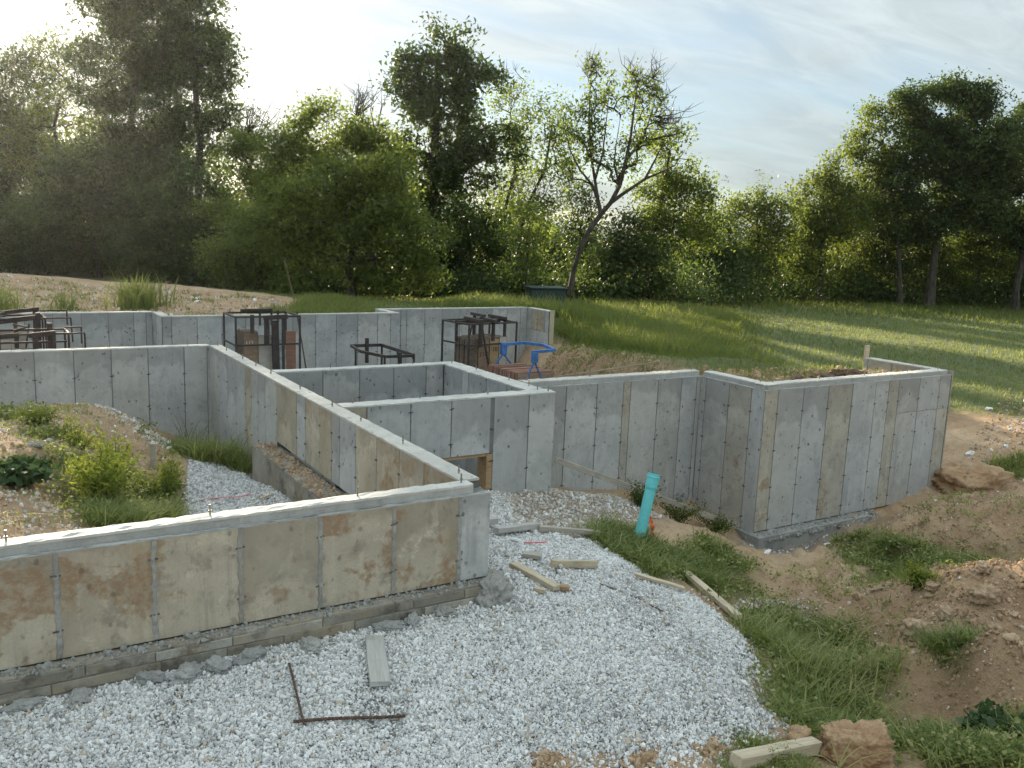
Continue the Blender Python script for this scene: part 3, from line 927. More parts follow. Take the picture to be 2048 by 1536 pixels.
# --- small room: rear, right side, and the wall with the door opening
make_wall('rear wall of the small open room in the middle', (3.875, 12.88, 0), 0, 2.81, 0.22, -2.4, run([0.0, 0.735, 1.333, 1.915, 2.49, 2.81], -2.4, -0.02, [M_GREY, M_GREY, M_GREY, M_GREY, M_GREY]),
          ties=[(x, (-0.47, -1.07)) for x in (0.735, 1.333, 1.915, 2.49)], bolts=[(2.3, 0.12), (0.9, 0.12)])
make_wall('right side wall of the small open room, seen along its broad pale top', (6.69, 13.10, 0), H90, 2.73, 0.30, -2.4, run([0.22, 0.85, 1.05, 1.62, 2.2, 2.73], -2.4, -0.02, [M_GREY, M_PALE, M_GREY, M_PALE]),
          ties=[(x, (-0.47,)) for x in (0.85, 1.62, 2.2)], bolts=[(0.2, 0.15), (0.95, 0.2), (1.95, 0.2), (2.5, 0.2)])
dw = make_wall('wall with the door opening below it, in front of the small open room', (3.875, 10.10, 0), 0, 3.15, 0.255, -0.79,
               run([0.0, 0.31, 0.91, 1.50, 2.10], -0.788, -0.02, [M_TAN, M_GREY, M_GREY, M_PALE]) + run([2.15, 2.71, 3.15], -2.4, -0.02, [M_GREY, M_PALE]),
               ties=[(0.91, (-0.12, -0.60)), (1.50, (-0.12, -0.60)), (2.71, (-0.46, -1.06)), (2.13, (-0.44, -0.9, -1.3))],
               bolts=[(0.2, 0.2), (1.13, 0.2), (2.13, 0.15), (2.97, 0.2), (3.05, 0.05)])
MB().box(2.145, 3.15, PROUD, 0.255, -2.4, -0.792).build('core', M_CORE, dw)
MB().box(0.0, 0.35, PROUD, 0.255, -2.4, -0.792).build('core', M_CORE, dw)
MB().box(2.06, 2.143, 0.004, 0.252, -1.75, -0.80).build('door_buck', M_WBUCK, dw)
MB().box(1.0, 2.06, 0.02, 0.24, -0.83, -0.793).build('door_buck', M_WBUCK, dw)

# --- right hand walls
rj = [0.0, 0.72, 1.31, 1.83, 1.98, 2.55, 3.06, 3.40, 3.49]
make_wall('tall grey wall right of the door wall, full of dark pits, facing the teal pipe', (7.03, 10.86, 0), 0, 3.49, 0.26, -2.4, run(rj, -2.4, -0.083, [M_GREY, M_PALE, M_PALE, M_TANPALE, M_PALE, M_GREY, M_GREY, M_GREY]),
          ties=[(x, (-0.47, -1.07, -1.67)) for x in (0.72, 1.31, 1.83, 2.55, 3.38)], ledge=0.08, ledge_in=0.055,
          bolts=[(x, 0.16) for x in (0.1, 1.27, 2.39, 3.40)])
jl = lambda y: 10.86 - y
make_wall('short return wall between the two tall right hand walls', (10.52, 10.86, 0), H90, 1.425, 0.26, -2.42, run([0.0, 0.12, 0.66, 1.14, 1.42], -2.42, -0.083, [M_GREY, M_GREY, M_TANPALE, M_GREY]),
          ties=[(x, ROWS) for x in (0.12, 0.66, 1.14)], ledge=0.08, ledge_in=0.055, bolts=[(0.0, 0.16), (1.15, 0.16)])
Rj = [10.52, 10.81, 11.40, 12.0, 12.61, 13.22, 13.58, 13.86, 14.45, 15.05, 15.38]
ro = [x - 10.52 for x in Rj]
pz = []
mats_ = [M_TANPALE, M_PALE, M_GREY, M_TANPALE, M_GREY, M_PALE, M_TANPALE, M_GREY, M_GREY, M_TANPALE]
for i in range(10):
    if i >= 7:
        pz += [(ro[i], ro[i + 1], -2.38, -0.70, mats_[i]), (ro[i], ro[i + 1], -0.695, -0.083, M_GREY)]
    else:
        pz.append((ro[i], ro[i + 1], -2.38, -0.083, mats_[i]))
rw = make_wall('tall right hand wall with alternating grey and tan panels, end of the foundation', (10.52, 9.43, 0), 0, 4.87, 0.25, -2.38, pz, ties=[(x, ROWS) for x in ro[1:-1]],
               ledge=0.08, ledge_in=0.055, cap_len=4.80, bolts=[(x - 10.52, 0.17) for x in (10.85, 11.95, 13.1, 14.3, 15.2)])
fb = MB()
fb.box(-0.10, 2.62, -0.22, 0.3, -2.75, -2.40)
fb.build('footing', M_SPILL, rw)
MB().box(2.70, 3.0, -0.012, -0.001, -2.68, -2.40).build('form_block', M_WGREY, rw)
MB().box(4.872, 4.90, -0.005, 0.20, -2.35, -0.01).build('bulkhead_board', M_WGREY, rw)
make_wall('right end return wall whose inner face and top show above the backfill', (15.17, 11.15, 0), H90, 1.47, 0.21, -2.3, run([0.0, 0.08, 0.62, 1.2, 1.47], -0.6, -0.02, [M_PALE, M_TANPALE, M_TANPALE]),
          ties=[(0.3, (-0.16,))], bolts=[(1.0, 0.1)])

# --- rear walls
b1 = [-3.0, -1.8, -1.2, -0.6, 0.0, 0.55, 1.1, 1.66, 2.24, 2.80, 3.35, 3.62, 3.76]
make_wall('left part of the rear wall, behind the brown racks', (-3.0, 22.2, 0), 0, 6.76, 0.2, -2.4, run([x + 3 for x in b1], -2.4, -0.02, [M_GREY, M_PALE, M_GREY]),
          ties=[(x + 3, (-0.45, -1.0)) for x in b1[5:-2]])
make_wall('short jog in the rear wall, left of centre', (3.76, 22.2, 0), H90, 1.1, 0.2, -2.4, run([0.0, 0.5, 0.8, 1.1], -2.4, -0.02, [M_GREY, M_PALE, M_GREY]), ties=[(0.5, (-0.45, -1.0)), (0.8, (-0.6,))])
b2 = [3.78, 3.98, 4.54, 5.10, 5.65, 6.22, 6.79, 7.36, 7.90, 8.47, 9.01, 9.37, 9.62]
make_wall('middle part of the rear wall, behind the small empty rack', (3.78, 21.1, 0), 0, 5.84, 0.2, -2.4, run([x - 3.78 for x in b2], -2.4, -0.02, [M_GREY, M_PALE, M_PALE, M_GREY]),
          ties=[(x - 3.78, (-0.45, -1.0, -1.6)) for x in b2[1:-1]], bolts=[(3.5, 0.1), (1.6, 0.1)])
make_wall('short jog in the rear wall, right of centre', (9.42, 22.25, 0), H90, 0.94, 0.2, -2.4, run([0.0, 0.9], -2.4, -0.02, [M_PALE]))
b3 = [9.62, 10.11, 10.29, 10.84, 11.37, 11.94, 12.5, 13.0, 13.5, 13.97, 14.2]
make_wall('right part of the rear wall, behind the tall rack of forms', (9.62, 22.1, 0), 0, 4.58, 0.2, -2.4, run([x - 9.62 for x in b3], -2.4, -0.02, [M_GREY, M_GREY, M_PALE, M_PALE, M_GREY]),
          ties=[(x - 9.62, (-0.45, -1.0, -1.6)) for x in b3[1:-1]], bolts=[(0.8, 0.1), (2.4, 0.1), (3.9, 0.1)])
e_ = make_wall('end return of the rear wall at the right, edged by a pale board', (14.2, 22.1, 0), H90, 1.15, 0.2, -2.4,
               run([0.0, 0.25, 0.55, 0.95, 1.15], -0.62, -0.02, [M_GREY, M_TAN, M_TAN, M_GREY]) + run([0.0, 0.25, 0.55, 0.95, 1.15], -2.4, -0.625, [M_GREY, M_PALE, M_PALE, M_PALE]),
               ties=[(0.55, (-0.3, -1.0))])
MB().box(1.152, 1.18, 0.03, 0.17, -2.4, 0.02).build('bulkhead_board', M_WOOD, e_)

# ------------------------------------------------------------------ loose lumber, bars and small things
LUMBER = 'loose lumber scattered round the foundation'


def plank(label, a, b, w_, h_, mat, lift=0.0, split=False, cat='board', name='lumber_board', za=None, zb=None, group=LUMBER, ends=None, up=(0, 0, 1)):
    """A sawn board from a to b lying on the ground, local x along the grain."""
    lift += 0.016
    za = gz(*a) + h_ / 2 + lift if za is None else za
    zb = gz(*b) + h_ / 2 + lift if zb is None else zb
    A_ = Vector((a[0], a[1], za))
    B_ = Vector((b[0], b[1], zb))
    d = B_ - A_
    L = d.length
    bm = bmesh.new()
    bmesh.ops.create_cube(bm, size=1.0)
    bmesh.ops.scale(bm, vec=(L, w_, h_), verts=bm.verts)
    bmesh.ops.subdivide_edges(bm, edges=[e for e in bm.edges if abs((e.verts[0].co - e.verts[1].co).x) > L * 0.9], cuts=4)
    sd_ = int(abs(a[0] * 991 + b[1] * 373)) % 1000
    r = np.random.default_rng(sd_)
    for v in bm.verts:
        v.co += Vector((r.normal(0, 0.004), r.normal(0, 0.0022), r.normal(0, 0.0018)))
        v.co.z += 0.006 * math.sin(v.co.x / L * 3.1)
    bmesh.ops.bevel(bm, geom=list(bm.edges), offset=0.003, segments=1, affect='EDGES')
    me = bpy.data.meshes.new(name)
    bm.to_mesh(me)
    bm.free()
    me.materials.append(mat)
    o = link_mesh(name, me)
    x = d.normalized()
    y = Vector(up).cross(x).normalized()
    z = x.cross(y)
    mm = Matrix((x, y, z)).transposed().to_4x4()
    mm.translation = (A_ + B_) / 2
    o.matrix_world = mm
    return tag(o, label, cat, group)


plank('short thick plank with a cement-grey top lying flat on the gravel by the rebar', (2.61, 6.10), (2.37, 5.42), 0.145, 0.042, M_WCONC, 0.012)
plank('pale stud lying diagonally on the gravel between two small offcuts', (4.53, 7.12), (4.61, 6.46), 0.085, 0.05, M_WOOD, 0.012)
plank('tiny offcut left of the diagonal stud\'s near end', (4.375, 6.50), (4.44, 6.40), 0.045, 0.04, M_WOOD, 0.012, cat='offcut', name='lumber_offcut')
plank('tiny offcut touching the right of the diagonal stud\'s near end', (4.665, 6.53), (4.755, 6.46), 0.06, 0.045, M_WBUCK, 0.012, cat='offcut', name='lumber_offcut')
plank('stubby broken offcut lying alone on the gravel below the pink string', (4.84, 7.42), (4.99, 7.30), 0.09, 0.042, M_WGREY, 0.012, cat='offcut', name='lumber_offcut')
plank('medium length stud lying crosswise on the gravel, right of the broken offcut', (4.98, 7.10), (5.50, 7.02), 0.05, 0.075, M_WOOD, 0.01)
plank('cement-grey stud end near the wall corner, overlapping a longer board', (4.95, 8.16), (5.66, 8.37), 0.09, 0.06, M_WCONC, 0.05)
plank('long grey weathered stud reaching from the gravel to the grass by the pipe', (5.62, 8.30), (6.50, 8.27), 0.085, 0.055, M_WGREY, 0.04)
plank('stub of grey board half hidden behind the front wall corner', (4.60, 8.38), (5.10, 8.46), 0.16, 0.07, M_WCONC, 0.05)
plank('thin board half sunk in the grass at the edge of the gravel', (5.88, 6.83), (6.25, 6.47), 0.06, 0.03, M_WOOD, 0.035)
plank('cracked pale stud running from the grass down to the gravel rim', (7.22, 7.52), (6.53, 5.95), 0.085, 0.05, M_WOOD, 0.055)
plank('long pale brace board leaning down along the tall right wall to the inner corner', (7.04, 10.06), (10.36, 9.62), 0.035, 0.085, M_WGREY, za=-0.97, zb=-2.33, name='brace_board')
plank('pale timber cut by the bottom edge, in front of the big clay boulder', (4.26, 3.80), (5.16, 3.86), 0.10, 0.10, M_WOOD, 0.0, name='timber')
plank('thin pale stick on the tan dirt behind the crest of the right mound', (8.95, 6.18), (8.88, 5.88), 0.022, 0.016, M_WOOD, 0.01, cat='stick', name='wood_stick')
plank('pale sliver of lath lying on the dirt mound in the left yard', (0.80, 12.93), (1.24, 13.20), 0.035, 0.018, M_WOOD, 0.012, cat='stick', name='wood_stick')
plank('short thin lath on the gravel inside the yard beside the footing shelf', (3.03, 10.75), (3.22, 10.85), 0.022, 0.018, M_WOOD, 0.014, cat='stick', name='wood_stick')
plank('thin dark branch on the right mound', (12.9, 8.2), (13.5, 8.05), 0.02, 0.018, M_WGREY, 0.015, cat='stick', name='wood_stick')
plank('thin pale board on the ground beyond the blue rack, by the end board', (11.35, 16.3), (11.7, 13.3), 0.05, 0.03, M_WOOD, za=-1.0, zb=-0.25)
plank('thin pole standing in the weeds on the rear mound, leaning left', (8.69, 26.75), (8.34, 26.75), 0.032, 0.032, M_PLYDARK, za=-0.35, zb=1.15, name='leaning_pole', cat='pole', up=(0, 1, 0))
plank('thin dark rod leaning against the middle part of the rear wall', (7.02, 20.30), (6.88, 21.07), 0.03, 0.03, M_STEEL, za=-2.3, zb=0.06, name='leaning_rod', cat='rod', group='', up=(0, 1, 0))


def stake(label, x, y, top, w_=0.06, d_=0.035, mat=M_WOOD, name='wooden_stake', down=0.5, lean=0.0):
    z0_ = gz(x, y)
    b = MB()
    b.raw([(-w_ / 2, -d_ / 2, -down), (w_ / 2, -d_ / 2, -down), (w_ / 2, d_ / 2, -down), (-w_ / 2, d_ / 2, -down),
           (-w_ / 2, -d_ / 2, top - z0_), (w_ / 2, -d_ / 2, top - z0_ - 0.004), (w_ / 2, d_ / 2, top - z0_), (-w_ / 2, d_ / 2, top - z0_ + 0.004)],
          [(0, 3, 2, 1), (4, 5, 6, 7), (0, 1, 5, 4), (1, 2, 6, 5), (2, 3, 7, 6), (3, 0, 4, 7)])
    o = b.build(name, mat, None, (x, y, z0_), (0, lean, R(12)), bevel=0.003)
    return tag(o, label, 'stake')


stake('short square wooden stake standing in the left yard dirt beside the weeds', 2.075, 12.53, -0.84, 0.065, 0.04, M_WGREY)
stake('tall pale board standing upright at the inner end of the right return wall', 15.28, 11.20, 0.235, 0.16, 0.04, M_WOOD, 'upright_board')


def rebar(label, a, b, rad=0.0085):
    A_ = Vector((a[0], a[1], gz(*a) + 0.042))
    B_ = Vector((b[0], b[1], gz(*b) + 0.042))
    n = 60
    pts, rr = [], []
    for i in range(n + 1):
        p = A_.lerp(B_, i / n)
        p.z += 0.006 * math.sin(i / n * 5)
        pts.append(p)
        rr.append(rad * (1.18 if i % 2 else 0.92))
    o = MB().tube(pts, rr, 7).build('rebar', M_REBAR)
    return tag(o, label, 'rebar', 'rusty rebar pieces on the gravel')


rebar('rusty rebar piece pointing away from the camera, left of the cement-grey plank', (1.90, 6.02), (1.755, 5.25), 0.0085)
rebar('rusty rebar piece lying crosswise at the end of the other bar', (1.70, 5.30), (2.40, 5.055), 0.0105)

# thin dark wire lying on the gravel
wp = [Vector((x, y, gz(x, y) + 0.02)) for x, y in ((5.25, 6.62), (5.32, 6.45), (5.42, 6.25), (5.47, 6.08), (5.52, 5.95))]
tag(MB().tube(wp, 0.006, 5).build('dark_wire', M_REBAR), 'thin dark wire lying on the gravel right of the diagonal stud', 'wire')
wp = [Vector((x, y, gz(x, y) + 0.03)) for x, y in ((5.1, 7.85), (5.22, 7.82), (5.36, 7.84), (5.44, 7.86))]
tag(MB().tube(wp, 0.007, 5).build('string', M_PINK), 'short piece of pink string on the gravel by the grey boards', 'string')
wp = [Vector((x, y, gz(x, y) + 0.035)) for x, y in ((5.02, 7.97), (5.08, 7.90), (5.13, 7.85))]
tag(MB().tube(wp, [0.015, 0.022, 0.012], 6).build('paper_scrap', M_WHITE), 'small white scrap at the end of the pink string', 'scrap')
wp = [Vector((x, y, gz(x, y) + 0.03)) for x, y in ((2.35, 11.0), (2.6, 11.05), (2.85, 11.02), (3.0, 11.05))]
tag(MB().tube(wp, 0.005, 5).build('string', M_PINK), 'faint pink string on the gravel inside the left yard', 'string')

# sewer pipe with its bell end
px0, py0 = 7.19, 8.34
pz0 = gz(px0, py0)
root = empty('sewer_pipe', (px0, py0, pz0))
root.rotation_euler = (R(-1), R(13.0), 0)
tag(root, 'teal plastic sewer pipe standing up out of the grass with an open bell end', 'pipe')


def ring_tube(prof, n=28):
    """Surface of revolution from (radius, z) pairs."""
    b = MB()
    vs, fs = [], []
    for (r, z) in prof:
        for k in range(n):
            a_ = 2 * math.pi * k / n
            vs.append((r * math.cos(a_), r * math.sin(a_), z))
    for i in range(len(prof) - 1):
        for k in range(n):
            k2 = (k + 1) % n
            fs.append((i * n + k, i * n + k2, (i + 1) * n + k2, (i + 1) * n + k))
    return b.raw(vs, fs)


ring_tube([(0.070, -0.4), (0.070, 0.74)]).build('shaft', M_PIPE, root, smooth=True)
ring_tube([(0.0705, 0.735), (0.080, 0.77), (0.080, 0.89), (0.084, 0.895), (0.084, 0.912), (0.080, 0.917), (0.080, 0.94), (0.075, 0.94), (0.075, 0.77), (0.066, 0.73), (0.066, 0.3)]).build('bell_end', M_PIPE, root, smooth=False)

# orange ribbon on a lath behind the pipe
root = empty('survey_flag', (7.64, 8.60, gz(7.64, 8.6)))
tag(root, 'bright orange flagging ribbon on a thin lath just behind the teal pipe', 'flag')
MB().box(-0.012, 0.012, -0.006, 0.006, -0.3, 0.30).build('lath', M_WGREY, root)
vs, fs = [], []
r_ = np.random.default_rng(4)
for i in range(9):
    tt = i / 8
    wx = 0.022 + 0.008 * math.sin(i * 2.2)
    cx_ = -0.06 + 0.10 * tt + 0.012 * math.sin(i * 1.9)
    z_ = 0.33 - 0.31 * tt
    yy = -0.02 + 0.015 * math.sin(i * 1.3)
    vs += [(cx_ - wx, yy, z_), (cx_ + wx, yy + 0.012 * math.cos(i * 2.0), z_ + 0.008), (cx_ + wx, yy + 0.004 + 0.012 * math.cos(i * 2.0), z_ + 0.008), (cx_ - wx, yy + 0.004, z_)]
for i in range(8):
    for j in range(4):
        fs.append((i * 4 + j, i * 4 + (j + 1) % 4, (i + 1) * 4 + (j + 1) % 4, (i + 1) * 4 + j))
MB().raw(vs, fs).build('ribbon', M_ORANGE, root)


def lump(name, label, cat, loc, dims, seed, mat, group=None, sub=4, rough=0.35, freq=1.6, rz=0.0, sink=0.3, facet=0.0):
    """Irregular lump of rock, clay or spilled concrete."""
    bm = bmesh.new()
    bmesh.ops.create_icosphere(bm, subdivisions=sub, radius=1.0)
    off = Vector((seed * 3.1, seed * 1.7, seed * 0.9))
    for v in bm.verts:
        p = v.co.copy()
        if facet:
            k = max(abs(p.x), abs(p.y), abs(p.z))
            p = p.lerp(p / k, facet)
        n = 1 + rough * (mnoise.noise(p * freq + off) + 0.5 * mnoise.noise(p * freq * 2.7 + off) + 0.30 * mnoise.noise(p * freq * 7 + off) + 0.20 * mnoise.noise(p * freq * 15 + off) + 0.12 * mnoise.noise(p * freq * 31 + off))
        p *= n
        v.co = Vector((p.x * dims[0], p.y * dims[1], max(p.z, -0.6) * dims[2]))
    me = bpy.data.meshes.new(name)
    bm.to_mesh(me)
    bm.free()
    me.polygons.foreach_set('use_smooth', [sub >= 4] * len(me.polygons))
    me.materials.append(mat)
    z_ = gz(loc[0], loc[1]) + dims[2] * (0.6 - sink) if len(loc) < 3 else loc[2]
    o = link_mesh(name, me, None, None, (loc[0], loc[1], z_), (0, 0, rz))
    return tag(o, label, cat, group)


lump('clay_boulder', 'big tan clay boulder at the bottom right beside the pale timber', 'boulder', (5.46, 3.74), (0.265, 0.17, 0.20), 3, M_CLAY, sub=6, rough=0.28, freq=1.4, rz=R(-30), facet=0.45, sink=0.12)
lump('clay_clod', 'smaller brown clod left of the big clay boulder', 'clod', (5.12, 3.98), (0.11, 0.08, 0.10), 8, M_CLAY, sub=4, rough=0.3, rz=0.4, facet=0.3)
lump('clay_clod', 'large sunlit clay slab lying past the far end of the right hand wall', 'clod', (15.9, 9.1), (0.75, 0.45, 0.34), 12, M_CLAY, sub=5, rough=0.25, rz=-0.3, facet=0.3)
for k, (x, y, sx, sy, sz) in enumerate(((8.15, 5.05, 0.22, 0.16, 0.17), (8.35, 4.85, 0.16, 0.13, 0.13), (8.02, 5.3, 0.15, 0.12, 0.12), (8.55, 4.62, 0.24, 0.16, 0.16), (7.85, 4.95, 0.11, 0.09, 0.08), (8.05, 4.8, 0.09, 0.07, 0.07),
                                         (8.4, 4.4, 0.13, 0.10, 0.10), (8.7, 5.25, 0.13, 0.10, 0.08), (7.6, 5.25, 0.08, 0.07, 0.06), (8.2, 4.25, 0.10, 0.08, 0.07), (7.95, 4.1, 0.12, 0.09, 0.08), (8.9, 4.85, 0.15, 0.11, 0.09))):
    lump('clay_clod', 'broken tan clay clod on the steep face of the lower right mound', 'clod', (x, y), (sx * 0.62, sy * 0.62, sz * 0.6), 80 + k, M_CLOD, 'clods on the lower right mound', sub=4, rough=0.38, freq=1.9, rz=k * 0.9, facet=0.4, sink=0.35)
lump('slate_chip', 'grey flat stone on the gravel right of the front wall corner', 'stone', (3.97, 6.16), (0.06, 0.04, 0.028), 5, M_SPILL, sub=2, rough=0.3, facet=0.5)
lump('pale_stone', 'pale stone on the bare dirt in front of the right hand corner', 'stone', (10.1, 8.75), (0.10, 0.04, 0.03), 6, M_WHITE, sub=3, rough=0.3, rz=0.4)
lump('pale_stone', 'pale stone by the grass under the right hand wall', 'stone', (11.3, 8.62), (0.07, 0.03, 0.025), 7, M_WHITE, sub=3, rough=0.3)
lump('pale_stone', 'small pale stone in the middle of the bare dirt path', 'stone', (9.9, 7.85), (0.05, 0.03, 0.025), 17, M_WHITE, sub=3, rough=0.3)
lump('white_rubble', 'white rubble piece on the far dirt beyond the right hand wall', 'rubble', (17.3, 10.0), (0.13, 0.06, 0.05), 9, M_WHITE, sub=3, rough=0.45)
lump('white_rubble', 'flat white rubble near the grass edge at the far right', 'rubble', (20.6, 11.6), (0.14, 0.06, 0.04), 19, M_WHITE, sub=3, rough=0.45)
lump('pale_stone', 'flat white stone high on the rear mound', 'stone', (5.6, 25.9), (0.09, 0.05, 0.04), 29, M_WHITE, sub=3, rough=0.3)
lump('pale_stone', 'grey stone half sunk in the left yard mound', 'stone', (0.62, 11.9), (0.11, 0.06, 0.05), 31, M_SPILL, sub=3, rough=0.35)
lump('pale_stone', 'light stone near the lath in the left yard', 'stone', (0.80, 12.2), (0.06, 0.05, 0.05), 33, M_SPILL, sub=3, rough=0.35)

for k, (x, y, sx, sy, sz, lab) in enumerate((
        (0.20, 6.30, 0.15, 0.08, 0.05, 'spilled concrete lump at the footing, near the left edge of the picture'),
        (0.52, 6.26, 0.17, 0.10, 0.06, 'spilled concrete lump beside the one at the left edge'),
        (0.98, 6.28, 0.13, 0.08, 0.08, 'first of the cracked concrete clods under the rust blotch'),
        (1.21, 6.22, 0.16, 0.11, 0.09, 'largest of the cracked concrete clods under the rust blotch'),
        (1.44, 6.23, 0.12, 0.09, 0.08, 'concrete clod right of the largest cracked one'),
        (1.68, 6.24, 0.15, 0.08, 0.08, 'long concrete clod at the right end of the cracked row'),
        (2.14, 6.24, 0.16, 0.09, 0.07, 'concrete spill on the footing below the middle joint'),
        (2.80, 6.24, 0.16, 0.08, 0.08, 'concrete spill behind the cement-grey plank'),
        (3.02, 6.27, 0.15, 0.07, 0.07, 'concrete spill right of the one behind the plank'),
        (3.34, 6.30, 0.12, 0.07, 0.08, 'small concrete spill near the front wall corner'),
        (3.88, 6.40, 0.24, 0.17, 0.22, 'big rough concrete spill wrapped round the footing corner'))):
    lump('concrete_spill', lab, 'concrete spill', (x, y), (sx * 0.85, sy * 0.8, sz * 0.75), 40 + k, M_SPILL, 'concrete spilled along the footing', sub=5, rough=0.40, freq=1.7, sink=0.25, rz=k * 1.3)

for k, (x, y, sx, lab) in enumerate(((11.4, 9.95, 0.10, 'small dark clod behind the top of the right hand wall, nearest the corner'), (12.0, 10.1, 0.14, 'second dark clod along the top of the right hand wall'),
                                    (12.7, 10.1, 0.20, 'low heap of dark clods behind the middle of the right hand wall'), (13.5, 10.2, 0.24, 'largest dark heap behind the right hand wall, by the upright board'))):
    lump('dirt_clod', lab, 'clod', (x, y), (sx * 1.4, sx * 0.7, sx * 0.5), 60 + k, M_SOIL, 'clods behind the right hand wall', sub=4, rough=0.5, freq=2.4, rz=k * 0.8)

# ------------------------------------------------------------------ form racks and form panels in the basement
FACE_MESH = {}


def form_panel(label, loc, rz, w_, h_, face_mat, t_=0.05, group='concrete form panels in the racks', number=None, num_mat=None, lean=0.0):
    """One concrete form: a plywood face in a steel edge frame with cross ribs."""
    root = empty('concrete_form', loc, rz)
    root.scale = (1, 1, float(rng.uniform(0.982, 1.0)))
    root.rotation_euler = (lean + rng.normal(0, 0.004), 0, rz)
    tag(root, label, 'concrete form', group)
    key = (w_, h_, face_mat.name)
    if key not in FACE_MESH:
        a_ = bpy.data.meshes.new('plywood_face')
        b = MB().box(-w_ / 2 + 0.008, w_ / 2 - 0.008, -t_ / 2 + 0.002, -t_ / 2 + 0.016, 0.01, h_ - 0.01)
        a_.from_pydata(b.v, [], b.f)
        a_.materials.append(face_mat)
        c_ = bpy.data.meshes.new('steel_edge')
        b = MB()
        b.box(-w_ / 2, -w_ / 2 + 0.007, -t_ / 2, t_ / 2 - 0.006, 0, h_)
        b.box(w_ / 2 - 0.007, w_ / 2, -t_ / 2, t_ / 2 - 0.006, 0, h_)
        for z_ in (0.0, h_ * 0.33, h_ * 0.66, h_ - 0.008):
            b.box(-w_ / 2 + 0.0072, w_ / 2 - 0.0072, -t_ / 2 + (0.001 if z_ in (0.0, h_ - 0.008) else 0.018), t_ / 2 - 0.008, z_, z_ + 0.008)
        c_.from_pydata(b.v, [], b.f)
        c_.materials.append(M_PLYDARK if face_mat is not M_PLYRED else M_PLYRED)
        FACE_MESH[key] = (a_, c_)
    a_, c_ = FACE_MESH[key]
    link_mesh('plywood_face', a_, None, root)
    link_mesh('steel_edge', c_, None, root)
    if number:
        cu = bpy.data.curves.new('painted_number', 'FONT')
        cu.body = number[0]
        cu.size = number[1]
        cu.align_x = 'CENTER'
        cu.extrude = 0.0008
        cu.materials.append(num_mat or M_BLACKPAINT)
        tmp = bpy.data.objects.new('painted_number', cu)
        num_me = bpy.data.meshes.new_from_object(tmp)
        bpy.data.objects.remove(tmp)
        link_mesh('painted_number', num_me, num_mat or M_BLACKPAINT, root, (number[2], -t_ / 2 - 0.0005, number[3]), (math.pi / 2, 0, 0))
    return root


def rack(label, loc, rz, bars, mat, name='form_rack'):
    """bars: (part name, a, b, width, height)."""
    root = empty(name, loc, rz)
    tag(root, label, 'form rack', 'steel form racks in the basement')
    for (nm, a, b, w_, h_) in bars:
        MB().bar(a, b, w_, h_).build(nm, mat, root, bevel=0.004)
    return root


def cage(W_, D_, top, hang, mid=None, floor=-2.4, post=0.036):
    """Posts, top rails and hanging brackets of a form cage, as bars."""
    c = [(0, 0), (W_, 0), (W_, D_), (0, D_)]
    bars = [('post', (x, y, floor), (x, y, top), post, post) for x, y in c]
    for i in range(4):
        (x0, y0), (x1, y1) = c[i], c[(i + 1) % 4]
        bars.append(('top_rail', (x0, y0, top - 0.001 * i), (x1, y1, top - 0.001 * i), 0.04, 0.036))
    if mid is not None:
        bars.append(('mid_rail', (0.03, -0.003, mid), (W_ - 0.03, -0.003, mid), 0.03, 0.035))
        bars.append(('mid_rail', (-0.003, 0.03, mid), (-0.003, D_ - 0.03, mid), 0.03, 0.035))
        bars.append(('bottom_rail', (0.03, -0.003, floor + 0.15), (W_ - 0.03, -0.003, floor + 0.15), 0.03, 0.035))
    for (x, y, z0_, z1_, w_) in hang:
        bars.append(('hanger', (x, y, z0_), (x, y, z1_), w_, w_))
    return bars


# tall rack with numbered tan forms
TA = R(8)
ra = cage(1.28, 0.95, 0.27, [(0.30, 0.0, -0.22, 0.33, 0.07), (0.62, -0.02, -0.10, 0.31, 0.06), (0.85, 0.95, -0.15, 0.36, 0.06), (1.05, 0.93, -0.2, 0.32, 0.06), (0.0, 0.45, -0.12, 0.32, 0.05), (1.27, 0.4, -0.2, 0.30, 0.05)], mid=-0.17)
ra += [('channel', (0.28, -0.05, 0.335), (0.34, 0.62, 0.34), 0.07, 0.06), ('channel', (0.60, -0.14, 0.325), (0.68, 0.35, 0.33), 0.08, 0.07), ('channel', (0.82, 0.55, 0.37), (0.88, 1.1, 0.37), 0.07, 0.06),
       ('channel', (1.22, 0.30, 0.325), (1.30, 1.0, 0.325), 0.07, 0.06), ('beam', (0.05, 0.48, 0.26), (1.22, 0.52, 0.26), 0.06, 0.09), ('brace', (0.33, -0.01, 0.2), (0.62, -0.012, -1.0), 0.035, 0.03),
       ('brace', (0.80, 0.94, 0.22), (0.68, 0.93, -0.3), 0.03, 0.03), ('brace', (1.02, 0.92, 0.22), (0.93, 0.92, -0.3), 0.03, 0.03)]
rack('tall dark rack with channel beams holding a block of numbered tan forms', (8.86, 15.98, 0), TA, ra, M_STEEL)
ca, sa = math.cos(TA), math.sin(TA)
LABA = 'narrow weathered form in the block of tan forms inside the tall dark rack'
